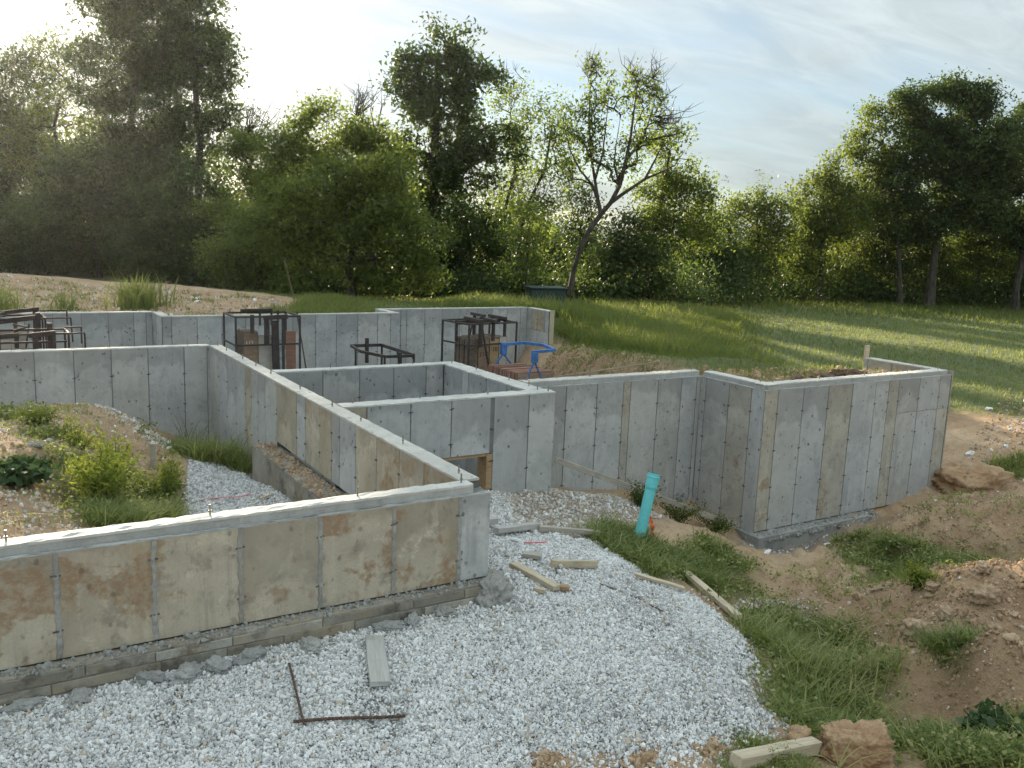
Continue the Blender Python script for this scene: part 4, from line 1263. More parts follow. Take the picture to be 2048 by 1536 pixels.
for cidx, (cx_, w_) in enumerate(((0.52, 0.29), (0.80, 0.25), (1.04, 0.21))):
    for k in range(11):
        lx, lyy = cx_, 0.17 + 0.056 * k
        mat_ = (M_PLYBRN, M_PLYTAN, M_PLYPALE)[cidx] if k == 0 else M_PLYBRN
        lab = LABA
        num = None
        if k == 0:
            lab = ('front form stencilled 118 in the tall dark rack', 'yellow-tan front form marked 10 in the tall dark rack', 'pale front form at the right of the tall dark rack')[cidx]
            num = (('118', 0.15, 0.0, 1.98), ('10', 0.14, 0.02, 2.08), None)[cidx]
        form_panel(lab, (8.86 + ca * lx - sa * lyy, 15.98 + sa * lx + ca * lyy, -2.4 + rng.normal(0, 0.006)), TA + rng.normal(0, 0.01), w_, 2.36 + rng.normal(0, 0.004) * 0, mat_, number=num)
for k in range(8):
    lx, lyy = 0.20, 0.15 + 0.058 * k
    form_panel('narrow dark form at the left side of the tall dark rack', (8.86 + ca * lx - sa * lyy, 15.98 + sa * lx + ca * lyy, -2.4), TA, 0.28, 2.36, M_PLYDARK)

# blue rack and its stack of lower forms
rb = [('leg', (0.0, 1.2, -0.34), (-0.24, 1.2, -0.62), 0.035, 0.03), ('leg', (0.0, 1.2, -0.34), (0.24, 1.2, -0.62), 0.035, 0.03),
      ('leg', (0.0, 0.0, -0.33), (-0.32, 0.0, -0.95), 0.035, 0.03), ('leg', (0.0, 0.0, -0.33), (0.32, 0.0, -0.95), 0.035, 0.03),
      ('leg', (-0.24, 1.2, -0.60), (-0.27, 1.2, -2.4), 0.035, 0.035), ('leg', (0.24, 1.2, -0.60), (0.27, 1.2, -2.4), 0.035, 0.035),
      ('leg', (-0.32, 0.0, -0.93), (-0.35, 0.0, -2.4), 0.035, 0.035), ('leg', (0.32, 0.0, -0.93), (0.35, 0.0, -2.4), 0.035, 0.035),
      ('socket', (0, 1.2, -0.36), (0, 1.2, -0.15), 0.12, 0.10), ('socket', (0, 0.0, -0.36), (0, 0.0, -0.15), 0.11, 0.10),
      ('arm', (-0.06, 1.2, -0.145), (0.52, 1.22, -0.13), 0.06, 0.06), ('arm', (0.50, 1.23, -0.128), (0.64, 0.62, -0.11), 0.06, 0.06), ('arm', (0.64, 0.64, -0.112), (0.50, 0.06, -0.125), 0.06, 0.06), ('arm', (0.52, 0.05, -0.13), (-0.06, 0.0, -0.143), 0.06, 0.06)]
rack('bright blue rack frame with splayed legs over a stack of red-edged forms', (9.60, 14.6, 0), 0, rb, M_BLUE)
for k in range(20):
    form_panel('reddish low form in the stack under the blue rack frame' if k % 4 else 'brown low form in the stack under the blue rack frame', (9.64, 14.62 + 0.059 * k, -2.4), rng.normal(0, 0.008), 0.86, 1.86, M_PLYRED if k % 4 else M_PLYBRN, t_=0.052,
               group='low forms stacked under the blue rack')

# left-centre rack with the forms, dark channels and loose angles
rB = cage(1.32, 0.95, 0.285, [(0.33, 0.0, -0.05, 0.33, 0.07), (0.62, -0.01, -0.30, 0.31, 0.085), (0.98, -0.01, -0.27, 0.31, 0.06), (0.75, 0.93, 0.0, 0.3, 0.04), (1.0, 0.93, 0.0, 0.36, 0.04), (1.14, 0.93, 0.05, 0.33, 0.04)], mid=-0.29)
rB += [('beam', (0.34, 0.9, 0.33), (1.02, 0.93, 0.335), 0.07, 0.06), ('beam', (0.55, -0.05, 0.27), (1.05, -0.045, 0.29), 0.06, 0.09), ('channel', (0.845, -0.03, -2.4), (0.80, 0.02, 0.2), 0.14, 0.06), ('channel', (0.965, -0.06, -2.4), (0.955, -0.02, 0.25), 0.05, 0.05)]
rack('dark rack left of centre holding forms, black channels and loose grey angles', (4.62, 18.0, 0), 0, rB, M_STEEL)
for k in range(9):
    num = ('112', 0.11, -0.03, 2.12) if k == 0 else None
    form_panel('brown form with a white 112 painted on it in the rack left of centre' if k == 0 else 'brown form edge-on behind the one numbered 112 in the rack left of centre', (4.96, 18.16 + 0.062 * k, -2.4), 0.0, 0.30, 2.38, M_PLYBRN, number=num, num_mat=M_WHITE)
form_panel('tan form beside the black channels in the rack left of centre', (5.26, 18.16, -2.4), 0.0, 0.30, 2.30, M_PLYPALE)
for k in range(3):
    form_panel('reddish form behind the loose angles in the rack left of centre', (5.79, 18.30 + 0.06 * k, -2.4), 0.0, 0.30, 2.36, M_PLYRED)
for k in range(3):
    a_ = (5.60 + 0.075 * k, 18.10 + 0.02 * k, -2.39)
    b_ = (5.55 + 0.05 * k, 18.26, 0.05 - 0.03 * k)
    b = MB()
    b.bar(a_, b_, 0.07, 0.008)
    b.bar((a_[0] - 0.033, a_[1] + 0.035, a_[2]), (b_[0] - 0.033, b_[1] + 0.035, b_[2]), 0.008, 0.06)
    tag(b.build('steel_angle', M_ALU), 'loose grey steel angle leaning in the rack left of centre', 'steel angle', 'grey angles in the rack')

# small empty rack frame in the middle over a low stack
rC = [('post', (0.05, 0.0, -2.4), (0.05, 0.0, -0.5), 0.04, 0.04), ('post', (0.72, 0.0, -2.4), (0.72, 0.0, -0.5), 0.05, 0.05), ('post', (0.1, 1.75, -2.4), (0.1, 1.75, -0.5), 0.04, 0.04), ('post', (0.72, 1.7, -2.4), (0.72, 1.7, -0.5), 0.04, 0.04),
      ('top_rail', (0.72, -0.02, -0.5), (0.72, 1.72, -0.5), 0.05, 0.07), ('top_rail', (-0.02, 1.76, -0.5), (0.70, 1.73, -0.5), 0.05, 0.07), ('top_rail', (0.05, 0.0, -0.5), (-0.14, 0.85, -0.5), 0.05, 0.06), ('top_rail', (-0.14, 0.83, -0.5), (0.0, 1.74, -0.5), 0.05, 0.06), ('top_rail', (0.05, 0.0, -0.505), (0.70, -0.02, -0.505), 0.05, 0.06),
      ('hanger', (0.40, 0.0, -0.85), (0.40, 0.0, -0.42), 0.07, 0.07), ('hanger', (0.36, 1.72, -0.9), (0.36, 1.72, -0.33), 0.07, 0.07), ('brace', (0.74, 0.9, -0.52), (0.82, 0.9, -1.0), 0.03, 0.03)]
rack('small dark rack frame standing over a low stack in the middle of the basement', (7.42, 17.1, 0), 0, rC, M_STEEL)
for k in range(12):
    form_panel('low brown form in the stack under the small dark rack frame', (7.78, 17.3 + 0.075 * k, -2.4), 0.0, 0.60, 1.45, M_PLYBRN, t_=0.06, group='low forms under the small rack')

# two brown racks at the left edge
rF = cage(1.22, 0.75, -0.02, [(0.06, -0.03, -0.55, 0.0, 0.08), (0.66, -0.02, -0.6, -0.02, 0.09), (0.96, -0.02, -0.50, 0.03, 0.08), (0.96, 0.75, -0.55, 0.10, 0.09), (0.40, 0.74, -0.5, 0.0, 0.05)], mid=-0.17)
rF += [('beam', (0.0, -0.04, -0.06), (0.40, -0.02, -0.03), 0.06, 0.09), ('beam', (0.55, -0.04, -0.04), (1.0, -0.03, 0.0), 0.06, 0.09), ('handle', (0.30, -0.06, 0.06), (0.55, 0.1, 0.10), 0.03, 0.03), ('handle', (0.55, 0.1, 0.10), (0.33, 0.35, 0.13), 0.03, 0.03),
       ('end_loop', (1.2, 0.02, -0.03), (1.50, 0.05, -0.02), 0.03, 0.03), ('end_loop', (1.50, 0.05, -0.03), (1.50, 0.05, -0.45), 0.03, 0.03), ('end_loop', (1.2, 0.6, 0.02), (1.50, 0.6, 0.03), 0.03, 0.03), ('end_loop', (1.50, 0.6, 0.03), (1.50, 0.6, -0.3), 0.03, 0.03)]
rack('nearer brown rack at the left edge with bolted beams and end loops', (0.42, 18.5, 0), 0, rF, M_BROWNSTEEL)
rE = cage(1.15, 0.75, 0.10, [(0.62, -0.02, -0.5, 0.14, 0.07), (1.02, -0.02, -0.5, 0.22, 0.09), (1.02, 0.75, -0.5, 0.26, 0.09)], mid=-0.12)
rE += [('beam', (0.30, -0.04, 0.05), (1.08, -0.03, 0.14), 0.06, 0.10), ('beam', (0.25, 0.72, 0.14), (1.1, 0.75, 0.22), 0.06, 0.08), ('handle', (0.45, -0.05, 0.16), (0.22, 0.1, 0.16), 0.03, 0.03), ('handle', (0.22, 0.1, 0.16), (0.46, 0.35, 0.2), 0.03, 0.03), ('brace', (0.86, -0.02, 0.0), (0.78, -0.02, -0.5), 0.03, 0.03),
       ('end_loop', (1.1, 0.05, 0.10), (1.62, 0.05, 0.10), 0.03, 0.03), ('end_loop', (1.62, 0.05, 0.10), (1.64, 0.05, -0.4), 0.03, 0.03), ('end_loop', (1.1, 0.6, 0.2), (1.6, 0.6, 0.2), 0.03, 0.03), ('end_loop', (1.6, 0.6, 0.2), (1.6, 0.6, -0.1), 0.03, 0.03)]
rack('farther brown rack at the left edge, against the rear wall', (0.22, 20.1, 0), 0, rE, M_BROWNSTEEL)
for k in range(8):
    form_panel('tan form in the nearer brown rack at the left edge', (0.78, 18.62 + 0.065 * k, -2.4), 0.0, 0.60, 2.05, M_PLYTAN, group='forms in the brown racks')
    form_panel('dull form in the farther brown rack at the left edge', (0.75, 20.25 + 0.065 * k, -2.4), 0.0, 0.60, 2.2, M_PLYPALE, group='forms in the brown racks')
    form_panel('brown form at the right of the nearer brown rack', (1.42, 18.62 + 0.065 * k, -2.4), 0.0, 0.56, 2.0, M_PLYBRN, group='forms in the brown racks')

# blue bracket at the very left edge
tag(MB().box(-0.2, 0.14, -0.06, 0.06, -0.09, 0.09).bar((-0.05, 0, -0.09), (-0.05, 0, -0.32), 0.05, 0.05).build('blue_bracket', M_BLUE, None, (0.42, 19.93, 0.13), bevel=0.005), 'blue bracket hooked on the farther brown rack at the left edge', 'bracket')

# dark green cabinet at the foot of the trees
gb = empty('utility_cabinet', (19.5, 29.1, gz(19.5, 29.1) - 0.18))
gb.rotation_euler = (0, 0, R(-18))
tag(gb, 'dark green utility cabinet with a flat overhanging lid in the weeds under the leaning tree', 'cabinet')
MB().box(-0.70, 0.70, -0.45, 0.45, -0.1, 0.98).build('body', M_GREENBOX, gb, bevel=0.02)
MB().box(-0.77, 0.77, -0.53, 0.53, 0.982, 1.05).build('lid', M_GREENBOX, gb, bevel=0.015)
MB().box(-0.02, 0.02, -0.465, -0.452, 0.05, 0.92).build('door_seam', M_BLACKPAINT, gb)

# ------------------------------------------------------------------ gravel
def stone_tree(mat):
    ng = bpy.data.node_groups.new('scatter_stones', 'GeometryNodeTree')
    ng.interface.new_socket('Geometry', in_out='INPUT', socket_type='NodeSocketGeometry')
    ng.interface.new_socket('Geometry', in_out='OUTPUT', socket_type='NodeSocketGeometry')
    N = ng.nodes
    L = ng.links
    gi = N.new('NodeGroupInput')
    go = N.new('NodeGroupOutput')
    join = N.new('GeometryNodeGeometryToInstance')
    for k in range(4):
        ico = N.new('GeometryNodeMeshIcoSphere')
        ico.inputs['Radius'].default_value = 1.0
        ico.inputs['Subdivisions'].default_value = 2
        ns = N.new('ShaderNodeTexNoise')
        ns.noise_dimensions = '4D'
        ns.inputs['W'].default_value = k * 3.7
        ns.inputs['Scale'].default_value = 0.9
        ns.inputs['Detail'].default_value = 1.5
        sub = N.new('ShaderNodeVectorMath')
        sub.operation = 'SUBTRACT'
        sub.inputs[1].default_value = (0.5, 0.5, 0.5)
        L.new(ns.outputs['Color'], sub.inputs[0])
        sc = N.new('ShaderNodeVectorMath')
        sc.operation = 'SCALE'
        sc.inputs['Scale'].default_value = 2.2
        L.new(sub.outputs[0], sc.inputs[0])
        sp = N.new('GeometryNodeSetPosition')
        L.new(ico.outputs['Mesh'], sp.inputs['Geometry'])
        L.new(sc.outputs[0], sp.inputs['Offset'])
        sm = N.new('GeometryNodeSetMaterial')
        sm.inputs['Material'].default_value = mat
        L.new(sp.outputs[0], sm.inputs['Geometry'])
        L.new(sm.outputs[0], join.inputs[0])
    iop = N.new('GeometryNodeInstanceOnPoints')
    L.new(gi.outputs[0], iop.inputs['Points'])
    L.new(join.outputs[0], iop.inputs['Instance'])
    iop.inputs['Pick Instance'].default_value = True

    def attr(nm, typ):
        a_ = N.new('GeometryNodeInputNamedAttribute')
        a_.data_type = typ
        a_.inputs['Name'].default_value = nm
        return a_.outputs[0]
    L.new(attr('rot', 'FLOAT_VECTOR'), iop.inputs['Rotation'])
    L.new(attr('size', 'FLOAT_VECTOR'), iop.inputs['Scale'])
    L.new(iop.outputs[0], go.inputs[0])
    return ng


STONES = stone_tree(M_STONE)
CRUMBS = stone_tree(M_CRUMB)
GROUT = stone_tree(M_SPILL)


def scatter_stones(name, label, P, size, tone, seed, ng=None, parent=None, tilt=0.6):
    r = np.random.default_rng(seed)
    n = len(P)
    me = bpy.data.meshes.new(name)
    me.vertices.add(n)
    me.vertices.foreach_set('co', np.ascontiguousarray(P, np.float32).ravel())
    at = me.attributes.new('rot', 'FLOAT_VECTOR', 'POINT')
    rot = r.uniform(-3.14, 3.14, (n, 3))
    rot[:, :2] *= tilt
    at.data.foreach_set('vector', rot.astype(np.float32).ravel())
    at = me.attributes.new('size', 'FLOAT_VECTOR', 'POINT')
    s = size[:, None] * np.stack([r.uniform(0.8, 1.35, n), r.uniform(0.6, 1.0, n), r.uniform(0.45, 0.8, n)], -1)
    at.data.foreach_set('vector', s.astype(np.float32).ravel())
    at = me.attributes.new('tone', 'FLOAT', 'POINT')
    at.data.foreach_set('value', tone.astype(np.float32))
    o = link_mesh(name, me, None, parent)
    md = o.modifiers.new('scatter', 'NODES')
    md.node_group = ng or STONES
    return tag(o, None if parent else label, kind='stuff')


def rand_in(poly, n, r):
    xs = [p[0] for p in poly]
    ys = [p[1] for p in poly]
    P = np.empty((0, 2))
    while len(P) < n:
        c_ = np.stack([r.uniform(min(xs), max(xs), n * 2), r.uniform(min(ys), max(ys), n * 2)], -1)
        c_ = c_[in_poly(c_[:, 0], c_[:, 1], poly)]
        P = np.concatenate([P, c_])
    return P[:n]


def visible(P, pad=0.25):
    """Keep what lies in the camera's field, with a wide margin (nothing is built far outside the photographed place)."""
    d = P - np.array([0, 0, CAM_Z])
    f_ = d @ np.array(CF)
    u = (d @ np.array(CR)) / f_ / (1024 / 1772.8)
    v = (d @ np.array(CU)) / f_ / (768 / 1772.8)
    return (f_ > 0.3) & (np.abs(u) < 1 + pad) & (np.abs(v) < 1 + pad)


r = np.random.default_rng(21)
c0 = np.stack([r.uniform(-1.5, 7, 640000), r.uniform(3.4, 10.3, 640000)], -1)
jx = (fbm(c0[:, 0] * 2.6, c0[:, 1] * 2.6, 41, 3) - 0.5) * 0.5
gmask = soft_poly(c0[:, 0] + jx, c0[:, 1] + jx * 0.6, GRAVEL, 0.20)
gmask = np.maximum(gmask, 0.05 * soft_poly(c0[:, 0], c0[:, 1], GRAVEL, 0.9))
gmask = gmask * np.where(fbm(c0[:, 0] * 3, c0[:, 1] * 3, 91, 3) < 0.30, 0.5, 1)
thin = np.where((c0[:, 0] > 5.0) & (c0[:, 1] > 8.3), 0.8, 1.0)
keep = (r.random(len(c0)) < gmask * thin) & ~((c0[:, 1] > 6.36) & (c0[:, 1] < 6.72) & (c0[:, 0] < 3.9))
for (hx, hy, hr) in ((3.1, 4.30, 0.15), (3.75, 4.14, 0.12), (4.3, 4.02, 0.11)):     # soil showing through at the near edge
    keep &= ~((np.hypot(c0[:, 0] - hx, (c0[:, 1] - hy) * 1.6) < hr) & (r.random(len(c0)) < 0.93))
c0 = c0[keep]
P = np.column_stack([c0, ground_z(c0[:, 0], c0[:, 1])])
P = P[visible(P)]
n = len(P)
size = np.clip(r.lognormal(math.log(0.0090), 0.34, n), 0.0045, 0.021)
size = np.where(r.random(n) < 0.008, size * r.uniform(1.5, 2.0, n), size)
P[:, 2] += size * r.uniform(-0.6, 1.1, n)
dirty = fbm(P[:, 0] * 1.3, P[:, 1] * 1.3, 55, 3)
tone = np.clip(r.beta(2.2, 1.2, n) * 0.78 - np.clip(0.50 - dirty, 0, 1) * 0.7, 0, 0.72)
tan_k = r.random(n) < 0.06 + 0.25 * np.clip(0.45 - dirty, 0, 1)
tone = np.where(tan_k, 0.81, tone)
tone = np.where(r.random(n) < 0.16, r.uniform(0.9, 1.0, n), tone)
scatter_stones('gravel', 'washed grey and white gravel spread in front of the low wall', P, size, tone, 1)

r = np.random.default_rng(22)
c0 = rand_in(YARD_GRAVEL, 19000, r)
c0 = c0[c0[:, 0] < 3.36]
P = np.column_stack([c0, ground_z(c0[:, 0], c0[:, 1])])
size = np.clip(r.lognormal(math.log(0.017), 0.3, len(P)), 0.008, 0.03)
tone = np.clip(r.beta(2.2, 2.2, len(P)) * 0.72, 0, 0.72)
scatter_stones('yard_gravel', 'grey gravel inside the left yard beside the footing shelf', P, size, tone, 2)

# stones lying thinly on the bare soil
r = np.random.default_rng(23)
parts = []
for poly, n_, s_ in ((GREY1, 5200, 0.013), (GREY2, 260, 0.012), (GREY3, 900, 0.013), ([(6.4, 6.5), (15.5, 9.4), (15, 6), (8, 3.5), (6.5, 4)], 2200, 0.009), ([(15.5, 9.3), (24, 13), (24, 8), (16, 8)], 500, 0.025),
                     ([(-0.6, 15.5), (3.4, 15.5), (3.2, 12.5), (2.2, 10), (-0.5, 8)], 1500, 0.014), ([(1.2, 15.3), (2.4, 15.3), (2.9, 13.6), (2.2, 13.4)], 900, 0.016), ([(-0.4, 11.2), (0.8, 11.0), (0.9, 8.4), (-0.4, 8.4)], 500, 0.015),
                     ([(0, 22.6), (9, 22.6), (8, 27), (1, 31)], 500, 0.03), ([(3.0, 3.6), (4.6, 3.6), (4.4, 4.2), (3.0, 4.5)], 420, 0.012)):
    c_ = rand_in(poly, n_, r)
    parts.append((c_, np.clip(r.lognormal(math.log(s_), 0.4, n_), 0.005, 0.06)))
c0 = np.concatenate([p[0] for p in parts])
size = np.concatenate([p[1] for p in parts])
kk = ~(is_basement(c0[:, 0], c0[:, 1]))
c0, size = c0[kk], size[kk]
P = np.column_stack([c0, ground_z(c0[:, 0], c0[:, 1]) + size * 0.15])
tone = np.where(r.random(len(P)) < 0.45, 0.80, r.uniform(0.1, 1.0, len(P)))
scatter_stones('scattered_stones', 'pebbles and stone chips lying thinly on the bare soil', P, size, tone, 3)


# crumbs of soil on the bare ground, and grout crumbs along the feet of the walls
r = np.random.default_rng(24)
parts = []
for poly, n_, s_ in (([(6.4, 6.5), (15.5, 9.4), (15, 6), (8.5, 3.4), (6.5, 3.4)], 9000, 0.010), ([(7.6, 5.2), (8.8, 5.6), (11.5, 6.0), (10.5, 4.2), (7.2, 3.6)], 4200, 0.012), ([(-0.6, 15.5), (3.4, 15.5), (3.2, 12.5), (2.2, 9), (-0.5, 8)], 4200, 0.010),
                     ([(15.5, 9.3), (24, 13), (24, 8), (16, 8)], 1300, 0.018), ([(0, 22.6), (9, 22.6), (8, 27), (1, 31)], 1400, 0.018), ([(10.7, 11.2), (13.2, 15.8), (14.2, 20), (13.0, 20), (11, 14)], 1300, 0.016), ([(10.7, 9.7), (15.1, 9.7), (15.1, 11.2), (11, 12)], 900, 0.025)):
    c_ = rand_in(poly, n_, r)
    parts.append((c_, np.clip(r.lognormal(math.log(s_), 0.5, n_), 0.004, 0.09)))
c0 = np.concatenate([p[0] for p in parts])
size = np.concatenate([p[1] for p in parts])
kk = ~(is_basement(c0[:, 0], c0[:, 1]) & (c0[:, 0] < 10.5)) & (gravel_mask(c0[:, 0], c0[:, 1]) < 0.3)
c0, size = c0[kk], size[kk]
ex = np.concatenate([np.array([[hx, hy]]) + r.normal(0, hr * 0.55, (150, 2)) * np.array([1, 0.6]) for hx, hy, hr in ((3.1, 4.30, 0.15), (3.75, 4.14, 0.12), (4.3, 4.02, 0.11))])
c0 = np.concatenate([c0, ex])
size = np.concatenate([size, np.clip(r.lognormal(math.log(0.013), 0.5, len(ex)), 0.004, 0.04)])
P = np.column_stack([c0, ground_z(c0[:, 0], c0[:, 1]) + size * 0.1])
scatter_stones('soil_crumbs', 'loose crumbs and clods of soil on the bare ground', P, size, r.uniform(0, 1, len(P)), 4, CRUMBS)
n = 900
P = np.column_stack([r.uniform(0, 7.15, n), -0.012 - 0.12 * r.random(n) ** 1.8, np.full(n, -0.872)])
scatter_stones('footing_crumbs', None, P, np.clip(r.lognormal(math.log(0.012), 0.45, n), 0.004, 0.035), r.uniform(0, 1, n), 5, GROUT, front)
n = 700
P = np.column_stack([r.uniform(-0.05, 2.9, n), -0.01 - 0.24 * r.random(n) ** 1.4, np.full(n, -2.41)])
P[:, 2] -= np.clip(-P[:, 1] - 0.15, 0, 1) * 0.6
scatter_stones('footing_crumbs', None, P, np.clip(r.lognormal(math.log(0.018), 0.45, n), 0.006, 0.05), r.uniform(0, 1, n), 6, GROUT, rw)
n = 1500
P = np.column_stack([r.uniform(3.75, 9.3, n), -0.01 - 0.27 * r.random(n), np.full(n, -0.93)])
scatter_stones('footing_crumbs', None, P, np.clip(r.lognormal(math.log(0.012), 0.5, n), 0.004, 0.04), r.uniform(0, 1, n), 7, CRUMBS, long_wall)


# ------------------------------------------------------------------ grass
def leaf_cloud(C, n, sig, ll, r, asp=0.5, up=0.6, tone=(0.2, 0.8), tri=False):
    """n rhombic leaves scattered round each centre of C (k,3)."""
    k = len(C)
    c_ = np.repeat(C, n, 0) + r.normal(0, 1, (k * n, 3)) * np.asarray(sig)
    N = len(c_)
    d = r.normal(0, 1, (N, 3))
    d[:, 2] -= 0.25
    d /= np.linalg.norm(d, axis=1)[:, None]
    nn = r.normal(0, 1, (N, 3))
    nn[:, 2] += up * 3
    s = np.cross(d, nn)
    s /= np.linalg.norm(s, axis=1)[:, None] + 1e-9
    L_ = (ll * r.uniform(0.6, 1.3, N))[:, None]
    bend = np.cross(s, d) * L_ * 0.12
    tk = np.repeat(r.uniform(tone[0], tone[1], k), n) + r.normal(0, 0.22, N)
    if tri:
        v = np.stack([c_ - d * L_ * 0.5 + s * L_ * asp * 0.5, c_ + d * L_ * 0.5, c_ - d * L_ * 0.35 - s * L_ * asp * 0.5], 1).reshape(-1, 3)
        return v, np.arange(N * 3).reshape(-1, 3), np.repeat(np.clip(tk, 0, 1), 3)
    v = np.stack([c_ - d * L_ * 0.5, c_ + s * L_ * asp * 0.5 + bend, c_ + d * L_ * 0.5, c_ - s * L_ * asp * 0.5 + bend], 1).reshape(-1, 3)
    b = (np.arange(N) * 4)[:, None]
    f = np.concatenate([b + np.array([[0, 1, 2]]), b + np.array([[0, 2, 3]])])
    return v, f, np.repeat(np.clip(tk, 0, 1), 4)


def blades(P, h, wd, lean, r, tone, seg=2, droop=0.5, az=None):
    """Bent tapering blades; returns vertices, triangles and tone per vertex."""
    n = len(P)
    az = r.uniform(0, 2 * np.pi, n) if az is None else az
    dx, dy = np.cos(az), np.sin(az)
    fa = az + np.pi / 2 + r.normal(0, 0.5, n)
    sx, sy = np.cos(fa), np.sin(fa)
    V = []
    for k in range(seg + 1):
        t_ = k / seg
        reach = lean * h * t_ ** 1.8
        up = h * t_ * (1 - droop * lean * 0.55 * t_)
        c_ = np.stack([P[:, 0] + dx * reach, P[:, 1] + dy * reach, P[:, 2] + up], -1)
        if k < seg:
            ww = wd * (1 - 0.45 * t_) * 0.5
            V.append(c_ - np.stack([sx * ww, sy * ww, 0 * ww], -1))
            V.append(c_ + np.stack([sx * ww, sy * ww, 0 * ww], -1))
        else:
            V.append(c_)
    m_ = 2 * seg + 1
    V = np.stack(V, 1).reshape(-1, 3)
    base = (np.arange(n) * m_)[:, None]
    F = []
    for k in range(seg - 1):
        a_ = 2 * k
        F += [base + np.array([[a_, a_ + 1, a_ + 3]]), base + np.array([[a_, a_ + 3, a_ + 2]])]
    a_ = 2 * (seg - 1)
    F.append(base + np.array([[a_, a_ + 1, a_ + 2]]))
    return V, np.concatenate(F), np.repeat(tone, m_)


def merge(parts):
    V, F, T = [], [], []
    o = 0
    for v, f, t_ in parts:
        V.append(v)
        F.append(f + o)
        T.append(t_)
        o += len(v)
    return np.concatenate(V), np.concatenate(F), np.concatenate(T)


def tufts(poly, n_tufts, per, h, r, spread=0.06, wd=0.008, lean=(0.3, 1.1), tone=(0.15, 0.6), thr=None, seg=3):
    c_ = rand_in(poly, n_tufts, r)
    if thr is not None:
        k = fbm(c_[:, 0] * 1.6, c_[:, 1] * 1.6, 8, 3) + 0.35 * (np.clip(poly_dist(c_[:, 0], c_[:, 1], poly) / 0.5, 0, 1) - 0.5) > thr
        c_ = c_[k]
    k = ~(gravel_mask(c_[:, 0], c_[:, 1]) > 0.55)
    c_ = c_[k]
    n = len(c_)
    big = np.repeat(r.uniform(0.55, 1.25, n), per)
    tt = np.repeat(r.uniform(tone[0], tone[1], n), per)
    b = np.repeat(c_, per, 0) + r.normal(0, spread, (n * per, 2))
    P = np.column_stack([b, ground_z(b[:, 0], b[:, 1]) - 0.01])
    N = len(P)
    t_ = np.clip(tt + r.normal(0, 0.18, N), 0, 0.82)
    t_ = np.where(r.random(N) < 0.10, r.uniform(0.85, 1.0, N), t_)
    return blades(P, h * big * r.uniform(0.5, 1.25, N), wd * r.uniform(0.45, 1.7, N), r.uniform(lean[0], lean[1], N), r, t_, seg)


r = np.random.default_rng(31)
parts = [tufts(LOW_GRASS, 900, 13, 0.19, r, 0.07, 0.012, (0.4, 1.4), (0.3, 0.72), thr=0.46),
         tufts([(6.46, 5.9), (7.0, 6.2), (7.6, 6.2), (7.3, 5.3), (6.5, 4.4), (5.8, 4.2), (5.8, 5.1), (6.3, 5.6)], 400, 14, 0.27, r, 0.07, 0.012, (0.4, 1.2), (0.38, 0.78), thr=0.47),
         tufts(PIPE_GRASS, 850, 13, 0.20, r, 0.07, 0.013, (0.5, 1.4), (0.15, 0.6), thr=0.43),
         tufts(MOUND_GRASS, 560, 13, 0.18, r, 0.07, 0.013, (0.5, 1.4), (0.15, 0.58), thr=0.44),
         tufts(CORNER_GRASS, 260, 12, 0.20, r, 0.07, 0.013, (0.4, 1.2), (0.3, 0.72), thr=0.45),
         tufts(CLUMP_GRASS, 30, 26, 0.22, r, 0.08, 0.011, (0.7, 1.4), (0.15, 0.55)),
         tufts([(6.1, 8.1), (6.5, 8.5), (7.1, 8.9), (7.5, 8.6), (7.3, 7.9), (6.5, 7.8)], 130, 16, 0.26, r, 0.07, 0.013, (0.5, 1.3), (0.15, 0.55)),
         tufts([(4.2, 3.95), (4.6, 4.05), (5.0, 4.0), (5.0, 3.6), (4.2, 3.6)], 110, 18, 0.07, r, 0.05, 0.008, (0.4, 1.2), (0.55, 0.8)),
         tufts([(10.1, 6.9), (11.6, 6.3), (11.4, 5.9), (9.6, 6.0), (8.4, 6.7)], 150, 9, 0.15, r, 0.06, 0.011, (0.5, 1.3), (0.3, 0.7), thr=0.45),
         tufts([(6.5, 7.0), (9.3, 7.8), (14.5, 8.8), (13.5, 6.5), (8.5, 4.6), (7, 4.6)], 420, 9, 0.12, r, 0.06, 0.010, (0.5, 1.4), (0.25, 0.8), thr=0.50)]
v, f, tn = merge(parts)
o = link_mesh('grass', tri_mesh('grass', v, f, M_GRASS, tn))
tag(o, 'rank green grass in the hollow between the gravel and the clay mounds', kind='stuff')

# broad-leaved weeds mixed through the grass
r = np.random.default_rng(37)
c_ = np.concatenate([rand_in(p_, n_, r) for p_, n_ in ((LOW_GRASS, 260), (PIPE_GRASS, 260), (MOUND_GRASS, 190), (CORNER_GRASS, 200), ([(6.5, 7.0), (9.3, 7.8), (14.5, 8.8), (13.5, 6.5), (8.5, 4.6), (7, 4.6)], 130), (YARD_GRASS, 120), (YARD_BACK, 60), (YARD_LEFT, 60), ([(-0.3, 15), (3, 14.6), (2, 10), (-0.3, 9)], 120))])
c_ = c_[gravel_mask(c_[:, 0], c_[:, 1]) < 0.4]
C3 = np.column_stack([c_, ground_z(c_[:, 0], c_[:, 1]) + r.uniform(0.02, 0.13, len(c_))])
v, f, tn = leaf_cloud(C3, 14, (0.07, 0.07, 0.035), 0.045, r, asp=0.75, up=0.9, tone=(0.0, 0.9))
o = link_mesh('ground_weeds', tri_mesh('ground_weeds', v, f, M_GRASS, tn))
tag(o, 'small broad-leaved weeds mixed through the grass', kind='stuff')
